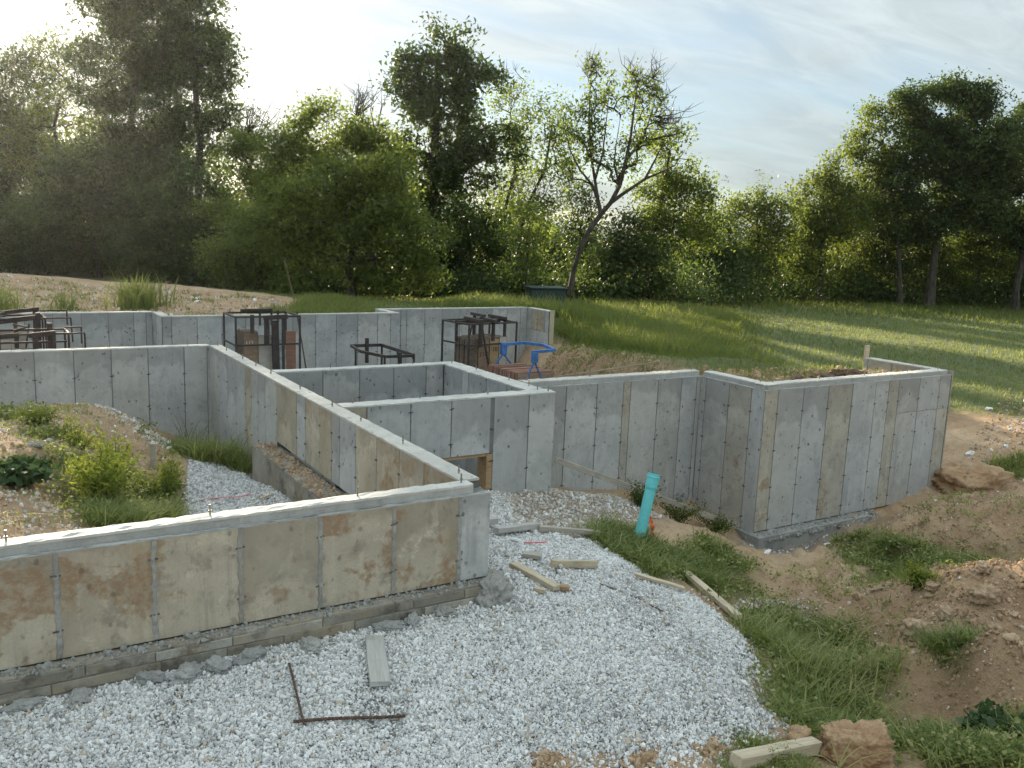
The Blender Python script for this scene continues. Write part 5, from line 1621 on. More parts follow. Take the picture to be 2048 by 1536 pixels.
# dead flattened grass
parts = []
for p_, n_ in ((LOW_GRASS, 150), (PIPE_GRASS, 90), (MOUND_GRASS, 80), (CORNER_GRASS, 60), ([(6.5, 7.0), (9.3, 7.8), (14.5, 8.8), (13.5, 6.5), (8.5, 4.6), (7, 4.6)], 160), ([(-0.3, 15), (3, 14.6), (2, 10), (-0.3, 9)], 120)):
    parts.append(tufts(p_, n_, 8, 0.10, r, 0.09, 0.008, (1.4, 2.6), (0.8, 0.82)))
v, f, tn = merge(parts)
o = link_mesh('dead_grass', tri_mesh('dead_grass', v, f, M_GRASS, np.clip(tn + 0.2, 0, 1)))
tag(o, 'dead straw coloured grass lying flat among the green', kind='stuff')

# long seeding stalks in the low grass
r = np.random.default_rng(32)
c_ = rand_in([(6.0, 4.4), (6.5, 5.2), (7.2, 5.2), (7.0, 4.5), (6.5, 4.0)], 120, r)
P = np.column_stack([c_, ground_z(c_[:, 0], c_[:, 1])])
v, f, tn = blades(P, r.uniform(0.3, 0.62, len(P)), np.full(len(P), 0.0055), r.uniform(0.35, 0.8, len(P)), r, r.uniform(0.75, 1.0, len(P)), 4, az=r.normal(-0.3, 0.6, len(P)))
o = link_mesh('grass_stalks', tri_mesh('grass_stalks', v, f, M_GRASS, tn))
tag(o, 'tall straw coloured seed stalks leaning over the low grass', kind='stuff')

r = np.random.default_rng(33)
parts = [tufts(YARD_GRASS, 230, 16, 0.16, r, 0.06, 0.009, (0.4, 1.2), (0.15, 0.6), thr=0.42),
         tufts(YARD_BACK, 380, 20, 0.20, r, 0.06, 0.010, (0.4, 1.2), (0.15, 0.55), thr=0.38),
         tufts(YARD_LEFT, 130, 14, 0.14, r, 0.06, 0.010, (0.4, 1.2), (0.1, 0.5), thr=0.42),
         tufts(YARD_MID, 150, 16, 0.12, r, 0.06, 0.009, (0.4, 1.2), (0.1, 0.5), thr=0.45),
         tufts([(2.7, 13.1), (3.2, 13.7), (3.6, 13.4), (3.4, 12.7), (2.9, 12.6)], 55, 26, 0.40, r, 0.08, 0.013, (0.4, 1.1), (0.2, 0.6), seg=4),
         tufts([(1.0, 10.3), (1.6, 10.5), (1.9, 10.0), (1.3, 9.4), (0.95, 9.6)], 90, 26, 0.26, r, 0.07, 0.012, (0.5, 1.2), (0.25, 0.7), seg=3),
         tufts([(-0.3, 15), (3, 14.6), (2, 10), (-0.3, 9)], 160, 12, 0.10, r, 0.05, 0.009, (0.4, 1.2), (0.2, 0.7), thr=0.5)]
v, f, tn = merge(parts)
o = link_mesh('yard_grass', tri_mesh('yard_grass', v, f, M_GRASS, tn))
tag(o, 'weedy grass growing on the dirt mound in the left yard', kind='stuff')

# meadow: tall rough grass behind the foundation and mown grass further off
r = np.random.default_rng(34)
n = 150000
rad = 14 + 62 * r.random(n) ** 1.35
ang = r.uniform(R(8), R(75), n)
c_ = np.stack([rad * np.cos(ang), rad * np.sin(ang)], -1)
fm = soft_poly(c_[:, 0], c_[:, 1], FIELD, 0.5)
k = r.random(n) < fm
c_ = c_[k]
TALL = [(13.5, 26.0), (14.6, 23.0), (14.9, 21), (14.3, 17.0), (14.0, 14.0), (16.2, 13.2), (17.5, 16), (20, 19), (24, 23), (30, 29), (24, 36), (18, 33)]
tl = soft_poly(c_[:, 0], c_[:, 1], TALL, 1.2)
edge = np.clip((c_[:, 0] * 0.52 + c_[:, 1] * 0.835 - 0.0 * c_[:, 0] - 43) / 4, 0, 1)
P = np.column_stack([c_, ground_z(c_[:, 0], c_[:, 1]) - 0.02])
kk = visible(P, 0.15)
P, tl, edge = P[kk], tl[kk], edge[kk]
dist = np.hypot(P[:, 0], P[:, 1])
patch = fbm(P[:, 0] * 0.35, P[:, 1] * 0.35, 5, 4)
hh = (0.10 + 0.10 * patch + tl * (0.30 + 0.45 * np.clip(patch - 0.3, 0, 1)) + edge * 0.25) * r.uniform(0.6, 1.3, len(P))
ww = np.clip(0.0008 * dist, 0.010, 0.055)
tone = np.clip(0.28 + 1.15 * (patch - 0.42) + r.normal(0, 0.13, len(P)) + 0.12 * tl - 0.2 * edge, 0, 0.85)
v, f, tn = blades(P, hh, ww * (0.8 + 0.4 * tl), r.uniform(0.2, 0.8, len(P)), r, tone, 2)
# extra density where the tall strip is near
c2 = rand_in(TALL, 52000, r)
P2 = np.column_stack([c2, ground_z(c2[:, 0], c2[:, 1]) - 0.02])
P2 = P2[visible(P2, 0.1)]
pt = fbm(P2[:, 0] * 0.7, P2[:, 1] * 0.7, 15, 4)
kk = (pt > 0.30) & (np.hypot(P2[:, 0] - 19.0, P2[:, 1] - 28.2) > 1.5)
P2, pt = P2[kk], pt[kk]
v2, f2, t2 = blades(P2, (0.22 + 0.7 * np.clip(pt - 0.25, 0, 1)) * r.uniform(0.6, 1.4, len(P2)), r.uniform(0.012, 0.024, len(P2)), r.uniform(0.2, 0.9, len(P2)), r, np.clip(0.3 + 0.6 * (pt - 0.35) + r.normal(0, 0.14, len(P2)), 0, 0.9), 3)
v, f, tn = merge([(v, f, tn), (v2, f2, t2)])
o = link_mesh('meadow_grass', tri_mesh('meadow_grass', v, f, M_FIELD, tn))
tag(o, 'green meadow grass behind the foundation, rough and tall at the left and shorter towards the right', kind='stuff')

# grass and low weeds on the rear mound
r = np.random.default_rng(35)
parts = [tufts([(7.4, 23.2), (9.2, 27.2), (10.5, 27.5), (10.2, 22.6), (8.3, 22.2)], 700, 20, 0.30, r, 0.12, 0.018, (0.3, 0.9), (0.3, 0.75), seg=2),
         tufts([(5.8, 22.4), (7.2, 24.5), (7.8, 24.2), (7.2, 22.0)], 120, 18, 0.20, r, 0.10, 0.016, (0.3, 0.9), (0.3, 0.7), seg=2),
         tufts([(0.3, 22.8), (8.5, 22.4), (8.5, 27), (1, 31)], 260, 12, 0.12, r, 0.10, 0.02, (0.3, 1.0), (0.3, 0.9), seg=2),
         tufts([(11.2, 12.6), (13.2, 15.8), (14, 20), (13.2, 20), (11.5, 14.5), (10.8, 12.4)], 150, 14, 0.14, r, 0.1, 0.012, (0.3, 1.0), (0.3, 0.8), seg=2),
         tufts([(16.2, 9.5), (19, 9.2), (19, 8.0), (16.6, 8.6)], 120, 20, 0.20, r, 0.1, 0.012, (0.3, 1.0), (0.3, 0.8), seg=2)]
v, f, tn = merge(parts)
o = link_mesh('mound_grass', tri_mesh('mound_grass', v, f, M_FIELD, tn))
tag(o, 'sparse grass on the rear dirt mound and along its right shoulder', kind='stuff')


def grass_plant(label, x, y, h, n, spread, wd, seed, mat=None, tone=(0.25, 0.6), name='grass_clump', lean=(0.2, 1.0), group=None, cat='weed'):
    r = np.random.default_rng(seed)
    b = np.stack([r.normal(0, spread, n), r.normal(0, spread, n)], -1)
    z0_ = gz(x, y)
    P = np.column_stack([b, ground_z(b[:, 0] + x, b[:, 1] + y) - z0_ - 0.01])
    v, f, tn = blades(P, h * r.uniform(0.4, 1.1, n), wd * r.uniform(0.7, 1.3, n), r.uniform(lean[0], lean[1], n), r, r.uniform(tone[0], tone[1], n), 4, droop=0.9)
    o = link_mesh(name, tri_mesh(name, v, f, mat or M_GRASS, tn), None, None, (x, y, z0_))
    return tag(o, label, cat, group)


grass_plant('tall arching reed-like clump on the rear mound, centre of the mound', 3.95, 25.0, 1.15, 260, 0.32, 0.035, 1, tone=(0.15, 0.5))
grass_plant('upright narrow clump on the rear mound, second from the left edge', 2.15, 24.6, 0.72, 70, 0.14, 0.03, 2, tone=(0.2, 0.6))
grass_plant('bushy reed clump on the rear mound cut by the left edge', 0.55, 24.2, 0.95, 170, 0.34, 0.035, 3, tone=(0.25, 0.7))
grass_plant('thin stalks on the rear mound between the two left clumps', 1.75, 24.0, 0.35, 40, 0.2, 0.02, 4, tone=(0.4, 0.8))
grass_plant('brown dry weeds just behind the rear wall jog', 4.9, 22.6, 0.4, 90, 0.22, 0.02, 5, tone=(0.8, 1.0))
grass_plant('tall thin weed with drooping leaves behind the rear wall, above the tall rack', 14.4, 25.5, 0.8, 14, 0.05, 0.035, 6, tone=(0.5, 0.8), lean=(0.3, 0.9))
grass_plant('yellow-green spiky shoots at the back of the left yard mound', 1.18, 13.3, 0.42, 22, 0.05, 0.014, 7, tone=(0.6, 0.8), lean=(0.2, 0.7))
grass_plant('small pair of yellow shoots left of the big bright weed', 0.97, 11.6, 0.26, 12, 0.05, 0.012, 8, tone=(0.65, 0.82), lean=(0.3, 0.9))
grass_plant('tall seeding grass against the cross wall in the left yard', 3.12, 15.2, 0.85, 26, 0.10, 0.011, 9, tone=(0.2, 0.7), lean=(0.2, 0.8))
grass_plant('clump with pale drooping blades at the grass edge below the pipe', 6.75, 7.55, 0.36, 46, 0.05, 0.011, 10, tone=(0.5, 0.9), lean=(0.6, 1.3))
grass_plant('bright clump on the gravel rim beside the end of the cracked stud', 6.42, 5.70, 0.34, 70, 0.07, 0.010, 11, tone=(0.45, 0.7), lean=(0.4, 1.1))
grass_plant('dark rosette of grass on the slope of the lower right mound', 7.75, 4.5, 0.32, 120, 0.11, 0.009, 12, tone=(0.05, 0.4), lean=(0.6, 1.3))
grass_plant('long blades arching over the pale timber end by the clay boulder', 5.0, 3.55, 0.42, 9, 0.03, 0.012, 13, tone=(0.6, 0.85), lean=(0.8, 1.2))
grass_plant('dry bent stalks lying on the edge of the lower right mound', 8.0, 5.75, 0.45, 24, 0.10, 0.012, 14, tone=(0.85, 1.0), lean=(0.7, 1.3))
grass_plant('dry stalk pair sticking up from the tan mound', 8.6, 5.35, 0.34, 4, 0.06, 0.010, 15, tone=(0.9, 1.0), lean=(0.4, 0.7))
grass_plant('bright weed beyond the right wall on the sunlit grass edge', 17.0, 9.2, 0.4, 60, 0.14, 0.016, 16, mat=M_WEED, tone=(0.3, 0.9))


def leafy_weed(label, x, y, stems, h, seed, mat, leaf=0.06, spread=0.3, per=26, name='weed', tone=(0.3, 0.9), asp=0.35, top=(0, 0)):
    r = np.random.default_rng(seed)
    z0_ = gz(x, y)
    root = empty(name, (x, y, z0_))
    tag(root, label, 'weed')
    mb = MB()
    cs = []
    for k in range(stems):
        a_ = r.uniform(0, 6.28)
        ln = h * r.uniform(0.55, 1.0)
        rd = spread * r.uniform(0.2, 1.0)
        p0 = Vector((r.normal(0, 0.05), r.normal(0, 0.05), -0.02))
        p2 = Vector((math.cos(a_) * rd + top[0] * ln / h, math.sin(a_) * rd + top[1] * ln / h, ln))
        p1 = p0.lerp(p2, 0.5) + Vector((0, 0, 0.12 * ln))
        mb.tube([p0, p1, p2], [0.006, 0.004, 0.002], 4, cap=False)
        for j in range(7):
            t_ = 0.25 + 0.75 * j / 6
            q = p0.lerp(p1, t_ * 2) if t_ < 0.5 else p1.lerp(p2, t_ * 2 - 1)
            cs.append(tuple(q))
    mb.build('stems', M_LYEL, root)
    v, f, tn = leaf_cloud(np.array(cs), per // 4, (0.05, 0.05, 0.03), leaf, r, asp=asp, up=0.3, tone=tone)
    link_mesh('leaves', tri_mesh('leaves', v, f, mat, tn), None, root)
    return root


leafy_weed('big bright yellow-green weed bush in the middle of the left yard', 1.18, 10.55, 36, 0.62, 1, M_WEED, 0.075, 0.46, 26, 'weed_bush', top=(0.05, 0.05))
leafy_weed('taller back shoot of bright weed behind the big bush', 1.42, 11.3, 14, 0.68, 2, M_WEED, 0.075, 0.24, 24, 'weed_bush')
leafy_weed('narrow bright weed standing alone by the wooden stake in the left yard', 2.08, 11.4, 10, 0.50, 3, M_WEED, 0.075, 0.14, 26, 'weed_bush')
leafy_weed('low dark weeds round the foot of the narrow bright weed', 1.85, 11.2, 22, 0.22, 4, M_LGREEN, 0.06, 0.35, 28)
leafy_weed('grey-green weed bush at the back of the yard mound', 0.75, 13.2, 20, 0.24, 5, M_LGREEN, 0.05, 0.32, 28)
leafy_weed('sparse speckled weed right of the lath on the mound', 1.15, 12.35, 14, 0.22, 6, M_WEED, 0.04, 0.32, 22, tone=(0.1, 0.6))
leafy_weed('broad-leaved vine patch at the left edge of the yard', 0.38, 10.75, 26, 0.16, 7, M_VINE, 0.10, 0.42, 24, 'vine_patch', asp=0.9, tone=(0.2, 0.9))
leafy_weed('leafy weed growing against the brace board left of the pipe', 8.3, 9.55, 18, 0.34, 8, M_LDARK, 0.05, 0.26, 30, tone=(0.4, 1.0))
leafy_weed('sparse weed patch behind the brace board, right of the pipe', 9.2, 9.75, 24, 0.34, 9, M_LGREEN, 0.045, 0.45, 24, tone=(0.1, 0.6))
leafy_weed('straggling weed at the foot of the brace board near the inner corner', 9.85, 9.6, 22, 0.26, 41, M_LGREEN, 0.045, 0.35, 24, tone=(0.1, 0.7))
leafy_weed('wispy tall weed against the tall right wall above the brace board', 8.9, 10.35, 14, 0.42, 42, M_LGREEN, 0.04, 0.30, 18, tone=(0.2, 0.8))
leafy_weed('light green leafy weed on the crest of the tan mound', 8.78, 5.45, 16, 0.22, 10, M_WEED, 0.05, 0.18, 36, tone=(0.0, 0.4))
leafy_weed('light green low weed patch at the far side of the right mound', 10.5, 6.5, 26, 0.14, 11, M_WEED, 0.05, 0.5, 26, tone=(0.0, 0.4))
leafy_weed('broad-leaved weed with pale round leaves in the bottom right corner', 7.05, 3.55, 20, 0.24, 12, M_VINE, 0.075, 0.28, 26, asp=0.9, tone=(0.5, 1.0))
leafy_weed('mossy yellow-green ground weed at the bottom edge of the gravel', 4.55, 3.92, 26, 0.05, 13, M_WEED, 0.025, 0.30, 32, tone=(0.0, 0.5))

# ------------------------------------------------------------------ trees
FH = Vector((CF.x, CF.y, 0)).normalized()


def at(px, py, D):
    """World point D metres out along the ground direction of the view, on the bearing of a picture position."""
    d = CR * ((px - 1024) / 1772.8) - CU * ((py - 768) / 1772.8) + CF
    d = d * (D / (d.dot(FH)))
    return Vector((d.x, d.y, d.z + CAM_Z))


def branch_mesh(base, trunk, tr, C, r, name, limbs=()):
    """Trunk polyline plus limbs that reach every crown clump centre (nearest-joint growth, pipe-model radii)."""
    nodes = [Vector(p) for p in trunk]
    par = [i - 1 for i in range(len(nodes))]
    order = sorted(range(len(C)), key=lambda i: (Vector(C[i]) - nodes[-1]).length)
    nt0 = len(nodes)
    limb_r = {}
    for (pl, r0, r1) in limbs:
        j = min(range(len(nodes)), key=lambda q_: (nodes[q_] - pl[0]).length)
        for u in range(1, len(pl)):
            nodes.append(Vector(pl[u]))
            par.append(j)
            j = len(nodes) - 1
            limb_r[j] = r0 + (r1 - r0) * u / (len(pl) - 1)
    nt = len(nodes)
    arr = np.array([tuple(p) for p in nodes])
    for i in order:
        p = np.array(C[i])
        d = np.linalg.norm(arr - p, axis=1) + 0.9 * np.maximum(arr[:, 2] - p[2] + 0.25, 0) + 0.0
        d[:max(1, nt0 // 2)] += 1.5
        j = int(np.argmin(d))
        a_ = Vector(arr[j])
        b_ = Vector(p)
        L_ = (b_ - a_).length
        mid = a_.lerp(b_, 0.5) + Vector((r.normal(0, 0.08), r.normal(0, 0.08), 0.10)) * L_
        k = len(nodes)
        nodes += [mid, b_]
        par += [j, k]
        arr = np.vstack([arr, tuple(mid), tuple(b_)])
    n = len(nodes)
    wgt = np.zeros(n)
    kids = [0] * n
    for i in range(1, n):
        kids[par[i]] += 1
    for i in range(n - 1, 0, -1):
        if kids[i] == 0:
            wgt[i] += 1
        wgt[par[i]] += wgt[i]
    tot = max(wgt[0], 1)
    rad = 0.62 * tr * (np.maximum(wgt, 0.6) / tot) ** 0.50
    rad[:nt] = [limb_r[i] if i in limb_r else max(rad[i], 0.75 * tr * (1 - 0.75 * i / nt0)) for i in range(nt)]
    rad[0] = tr * 1.05
    mb = MB()
    for i in range(1, n):
        a_, b_ = nodes[par[i]], nodes[i]
        if (b_ - a_).length < 1e-4:
            continue
        r0 = min(rad[par[i]], rad[i] * 1.5) if (par[i] >= nt or i >= nt) else min(rad[par[i]], rad[i] * 1.6)
        mb.tube([a_, b_], [max(r0, 0.012), max(rad[i], 0.010)], 7 if i < nt else 4, cap=False)
    return mb


def tree(label, D, base, lobes, dens, per, leaf, mat, tr=0.2, seed=0, bend=0.0, trunk_px=None, tone=(0.0, 0.85), sig=0.33, gap=0.0, name='tree', flat=0.75, twigs=None, asp=0.5, limbs=()):
    """lobes: (px, py, rx, ry) crown masses; each becomes a round mass of leaf clumps at the tree's own distance."""
    r = np.random.default_rng(seed + 100)
    m_ = D / 1772.8
    b0 = at(base[0], base[1], D)
    b0.z = gz(b0.x, b0.y)
    root = empty(name, b0)
    tag(root, label, 'tree')
    C = []
    for (px, py, rx, ry) in lobes:
        c_ = at(px, py, D)
        n = max(5, int(dens * (rx * m_) * (ry * m_) * 3.0))
        # boughs: part of the leaf clumps gather round limbs, so the outline is uneven and the sky shows between them
        nb = max(5, n // 8)
        bq = r.normal(0, 1, (nb, 3))
        bq /= np.linalg.norm(bq, axis=1)[:, None]
        bq *= (r.uniform(0.3, 1.0, nb) ** 0.5)[:, None]
        q = bq[r.integers(0, nb, n)] + r.normal(0, 1, (n, 3)) * np.array([0.17, 0.17, 0.15])
        u = r.normal(0, 1, (n, 3))
        u *= (r.uniform(0.1, 0.92, n) ** 0.5 / np.linalg.norm(u, axis=1))[:, None]
        q = np.where((r.random(n) < 0.5)[:, None], q, u)
        dep = min(rx, 1.3 * ry) * flat
        side = np.array([CR.x, CR.y, 0]) / math.hypot(CR.x, CR.y)
        fwd = np.array(FH)
        pts = np.array(c_) + q[:, :1] * rx * m_ * side + q[:, 1:2] * dep * m_ * fwd + q[:, 2:] * ry * m_ * np.array([0, 0, 1.0])
        C.append(pts)
    C = np.concatenate(C)
    if gap:
        k = np.array([mnoise.noise(Vector(p) * 0.55 + Vector((seed, 0, 0))) for p in C]) > -0.35 + gap
        C = C[k]
    C = C[C[:, 2] > b0.z + 0.3]
    C = C - np.array(b0)
    top = max(C[:, 2])
    if trunk_px:
        tp = [Vector(at(x, y, D)) - b0 for x, y in trunk_px]
    else:
        cx_, cy_ = C[:, 0].mean(), C[:, 1].mean()
        tp = [Vector((0, 0, -0.2))] + [Vector((cx_ * t_ ** 1.5 + r.normal(0, 0.10), cy_ * t_ ** 1.5 + r.normal(0, 0.10), top * 0.72 * t_)) for t_ in (0.15, 0.32, 0.5, 0.68, 0.85, 1.0)]
    sel = r.random(len(C)) < min(1.0, 170.0 / len(C))
    lm = [([Vector(at(x, y, D + dd * u / len(pl))) - b0 for u, (x, y) in enumerate(pl)], r0_, r1_) for (pl, dd, r0_, r1_) in limbs]
    mb = branch_mesh(b0, tp, tr, C[sel], r, 'trunk', lm)
    if twigs:
        for (px, py, rx, ry, n) in twigs:                    # bare twigs standing clear of the leaves
            c_ = np.array(at(px, py, D) - b0)
            for k in range(n):
                q = c_ + np.array([r.normal(0, rx * m_ * 0.5), r.normal(0, rx * m_ * 0.4), r.normal(0, ry * m_ * 0.5)])
                j = C[np.argmin(np.linalg.norm(C - q, axis=1) + 2 * np.maximum(C[:, 2] - q[2], 0))] if len(C) else np.array(tp[-1])
                a_ = Vector(j)
                e_ = Vector(q)
                md = a_.lerp(e_, 0.5) + Vector((r.normal(0, 0.1), r.normal(0, 0.1), r.normal(0, 0.1)))
                mb.tube([a_, md, e_], [0.03, 0.018, 0.008], 3, cap=False)
                for u in range(4):
                    s0 = md.lerp(e_, r.random())
                    mb.tube([s0, s0 + Vector((r.normal(0, 0.22), r.normal(0, 0.22), abs(r.normal(0.3, 0.2))))], [0.012, 0.005], 3, cap=False)
    tm = mb.build('trunk', M_BARK, root)
    sg = sig * r.uniform(0.85, 1.15)
    v, f, tn = leaf_cloud(C, int(per * 1.25), (sg, sg, sg * 0.7), leaf * 1.12, r, asp=0.62, up=0.75, tone=tone, tri=True)
    link_mesh('crown', tri_mesh('crown', v, f, mat, tn), None, root)
    return root


T = tree
# left dark mass
T('hazy tall oak at the left edge of the picture, top cut by the glare', 52, (20, 552), [(40, 180, 90, 80), (-20, 330, 120, 110), (70, 380, 90, 90), (20, 270, 90, 70)], 6.0, 38, 0.20, M_LDARK, 0.28, 1)
T('thin-leaved lighter tree with a ragged top between the two left oaks', 50, (130, 556), [(120, 110, 55, 55), (150, 210, 75, 70), (110, 330, 85, 80), (150, 360, 80, 60), (60, 260, 60, 60)], 4.2, 27, 0.17, M_LGREEN, 0.2, 2, gap=0.1)
T('very tall dark oak rising above the top of the picture at the left', 47, (270, 566), [(225, 0, 75, 60), (315, -20, 90, 80), (250, 150, 120, 80), (310, 90, 100, 70), (300, 250, 120, 70), (230, 330, 100, 70)], 9.5, 46, 0.20, M_LDARK, 0.34, 3, gap=0.03)
T('tall dark oak whose right side forms the edge of the left tree mass', 46, (400, 572), [(390, 25, 55, 55), (430, 115, 48, 70), (400, 210, 75, 60), (380, 310, 80, 55), (345, 110, 50, 60)], 9.5, 46, 0.20, M_LDARK, 0.30, 4, gap=0.05)
T('dark understorey tree filling the base of the left mass', 44, (200, 562), [(150, 440, 120, 90), (280, 440, 110, 90), (60, 470, 100, 80), (180, 340, 90, 60)], 9.0, 46, 0.19, M_LDARK, 0.16, 5)
T('dark understorey tree right of the left mass, above the crest', 42, (380, 572), [(370, 420, 90, 80), (430, 500, 80, 70), (330, 510, 90, 55)], 8.0, 46, 0.19, M_LDARK, 0.16, 6)
# bright middle-left group
T('olive tree with bare twigs above it, just right of the left oaks', 40, (500, 585), [(490, 300, 60, 50), (540, 330, 60, 50), (530, 390, 75, 70), (470, 420, 60, 60)], 13.0, 46, 0.16, M_LGREEN, 0.15, 7, twigs=[(525, 225, 45, 35, 26)], gap=0.05)
T('bright yellow-green peaked tree in the left centre', 38, (620, 590), [(640, 232, 28, 34), (610, 285, 62, 48), (570, 290, 50, 40), (600, 390, 95, 80), (560, 480, 95, 80)], 13.0, 48, 0.155, M_LYEL, 0.2, 8, tone=(0.1, 0.6))
T('yellow-topped tree leaning against the tall dark oak', 38, (735, 592), [(735, 265, 48, 38), (700, 310, 50, 50), (760, 340, 60, 60), (720, 420, 85, 80), (790, 410, 50, 60)], 13.0, 48, 0.155, M_LYEL, 0.2, 9, tone=(0.15, 0.65), twigs=[(735, 190, 35, 28, 22)])
T('broad green maple sweeping down to the grass in front of the dark oak', 33, (700, 604), [(640, 380, 80, 55), (740, 365, 70, 55), (650, 450, 110, 70), (750, 440, 100, 70), (820, 470, 70, 60), (690, 540, 130, 55), (800, 550, 80, 40), (560, 470, 60, 55)], 9.5, 48, 0.15, M_LGREEN, 0.2, 10, tone=(0.25, 0.8))
T('low olive bush below the yellow-green peaked tree', 36, (520, 590), [(500, 500, 75, 70), (450, 540, 60, 45), (570, 555, 70, 40)], 9.0, 46, 0.15, M_LGREEN, 0.12, 11, tone=(0.3, 0.8))
# tall dark oak in the middle
T('tallest dark oak in the middle with a domed top', 41, (860, 602), [(868, 95, 50, 45), (905, 130, 55, 50), (820, 175, 42, 55), (870, 210, 75, 55), (950, 160, 40, 50), (985, 205, 38, 50), (960, 260, 60, 45), (850, 300, 75, 50), (1000, 290, 45, 45), (930, 350, 75, 45), (860, 390, 60, 45)], 8.5, 46, 0.20, M_LDARK, 0.36, 12, gap=0.06, tone=(0.15, 0.7), trunk_px=[(868, 604), (868, 520), (866, 430), (868, 330), (872, 230), (876, 130)])
T('dark lower tree under the tallest oak', 40, (900, 604), [(890, 460, 80, 70), (950, 480, 60, 80), (850, 540, 80, 50), (930, 560, 80, 40)], 8.5, 46, 0.18, M_LDARK, 0.16, 13)
# right of the tall oak
T('slim pale-leaved tree directly right of the tallest oak', 44, (1010, 600), [(1020, 180, 38, 40), (1040, 250, 42, 50), (1050, 340, 50, 50), (1020, 420, 50, 60)], 6.5, 34, 0.15, M_LYEL, 0.13, 14, gap=0.12, twigs=[(1015, 165, 35, 30, 18)], trunk_px=[(1018, 600), (1012, 500), (1010, 420), (1030, 340), (1035, 250)])
T('thin twin-stemmed tree with light leaves left of the leaning tree', 42, (1030, 600), [(1100, 230, 48, 60), (1110, 330, 50, 60), (1080, 420, 55, 60)], 6.0, 34, 0.15, M_LYEL, 0.12, 15, gap=0.12, trunk_px=[(1028, 590), (1036, 500), (1050, 420), (1090, 340), (1105, 250)], tone=(0.2, 0.8))
T('sunlit yellow bush at the foot of the thin twin-stemmed tree', 37, (1050, 600), [(1045, 535, 28, 30), (1075, 500, 40, 60), (1040, 450, 40, 50)], 8.0, 42, 0.13, M_LYEL, 0.08, 16, tone=(0.3, 0.9))
lean_lobes = [(1185, 150, 16, 40), (1175, 220, 28, 40), (1150, 260, 30, 45), (1195, 290, 30, 45), (1215, 180, 20, 35), (1265, 190, 30, 45), (1290, 250, 30, 45), (1262, 300, 26, 40), (1310, 190, 20, 35), (1225, 330, 18, 30), (1130, 330, 24, 40)]
T('leaning tree with a forked bare trunk and thin yellowing leaves', 37.5, (1140, 590), lean_lobes, 11.0, 24, 0.15, M_LYEL, 0.17, 17, gap=0.0, sig=0.28, tone=(0.0, 0.85), flat=0.5,
  trunk_px=[(1140, 590), (1146, 545), (1158, 505), (1178, 462), (1202, 428), (1222, 405)],
  limbs=[([(1222, 405), (1240, 370), (1252, 320), (1262, 270), (1268, 220), (1275, 170)], -0.6, 0.11, 0.02), ([(1222, 405), (1250, 385), (1290, 358), (1310, 320), (1330, 280)], 0.8, 0.09, 0.02),
         ([(1202, 428), (1196, 400), (1190, 360), (1182, 310), (1178, 250), (1180, 180), (1184, 130)], 0.5, 0.09, 0.015), ([(1196, 400), (1185, 370), (1160, 340), (1140, 300), (1128, 250)], -0.8, 0.06, 0.015),
         ([(1190, 360), (1205, 310), (1212, 250), (1218, 190)], -0.5, 0.05, 0.012), ([(1240, 370), (1228, 330), (1232, 290), (1240, 240)], 0.6, 0.05, 0.012), ([(1252, 320), (1285, 280), (1305, 220), (1318, 160)], 0.5, 0.06, 0.012),
         ([(1290, 358), (1320, 345), (1350, 330), (1370, 300)], 0.4, 0.05, 0.012)],
  twigs=[(1180, 135, 20, 30, 12), (1300, 180, 45, 45, 34), (1355, 240, 30, 45, 26), (1280, 150, 35, 25, 16)])
T('small dark cedar behind the leaning trunk', 44, (1165, 595), [(1165, 400, 34, 40), (1160, 470, 40, 50), (1170, 540, 40, 40)], 9.0, 46, 0.15, M_LDARK, 0.12, 18)
T('leafy yellow-green tree right of the leaning tree', 42, (1345, 602), [(1345, 285, 36, 42), (1365, 350, 50, 48), (1330, 400, 50, 55), (1395, 390, 38, 45), (1360, 460, 65, 55), (1400, 460, 45, 45)], 10.0, 44, 0.155, M_LYEL, 0.18, 19, tone=(0.0, 0.6), trunk_px=[(1298, 602), (1305, 520), (1312, 450), (1330, 370), (1340, 300)])
T('dark lower tree right of the leaning trunk', 41, (1260, 602), [(1260, 470, 60, 60), (1310, 520, 70, 60), (1220, 530, 55, 60)], 8.5, 44, 0.165, M_LDARK, 0.14, 20, tone=(0.3, 0.9))
T('round-headed green tree in the low gap', 52, (1500, 606), [(1500, 410, 48, 40), (1550, 425, 45, 45), (1470, 460, 45, 50), (1540, 490, 70, 45), (1490, 530, 80, 45)], 10.0, 42, 0.17, M_LGREEN, 0.16, 21, tone=(0.3, 0.9), gap=0.05)
T('dark green tree left of the low gap', 50, (1420, 606), [(1420, 450, 38, 40), (1400, 520, 60, 50), (1450, 550, 60, 40), (1440, 490, 50, 45)], 9.5, 44, 0.17, M_LDARK, 0.14, 22, tone=(0.3, 0.9))
T('sloping-topped tree rising from the low gap towards the right', 54, (1640, 608), [(1630, 400, 55, 45), (1680, 350, 50, 45), (1660, 450, 75, 60), (1610, 500, 60, 60), (1690, 430, 60, 50)], 10.0, 42, 0.18, M_LGREEN, 0.2, 23, tone=(0.2, 0.8), gap=0.04)
T('feathery tree in front of the tall right oak', 55, (1740, 608), [(1770, 235, 38, 35), (1750, 300, 60, 45), (1725, 380, 65, 55), (1760, 440, 60, 50)], 9.0, 42, 0.18, M_LGREEN, 0.2, 24, tone=(0.3, 0.9), gap=0.05, trunk_px=[(1800, 608), (1798, 530), (1795, 450), (1775, 360), (1765, 280)])
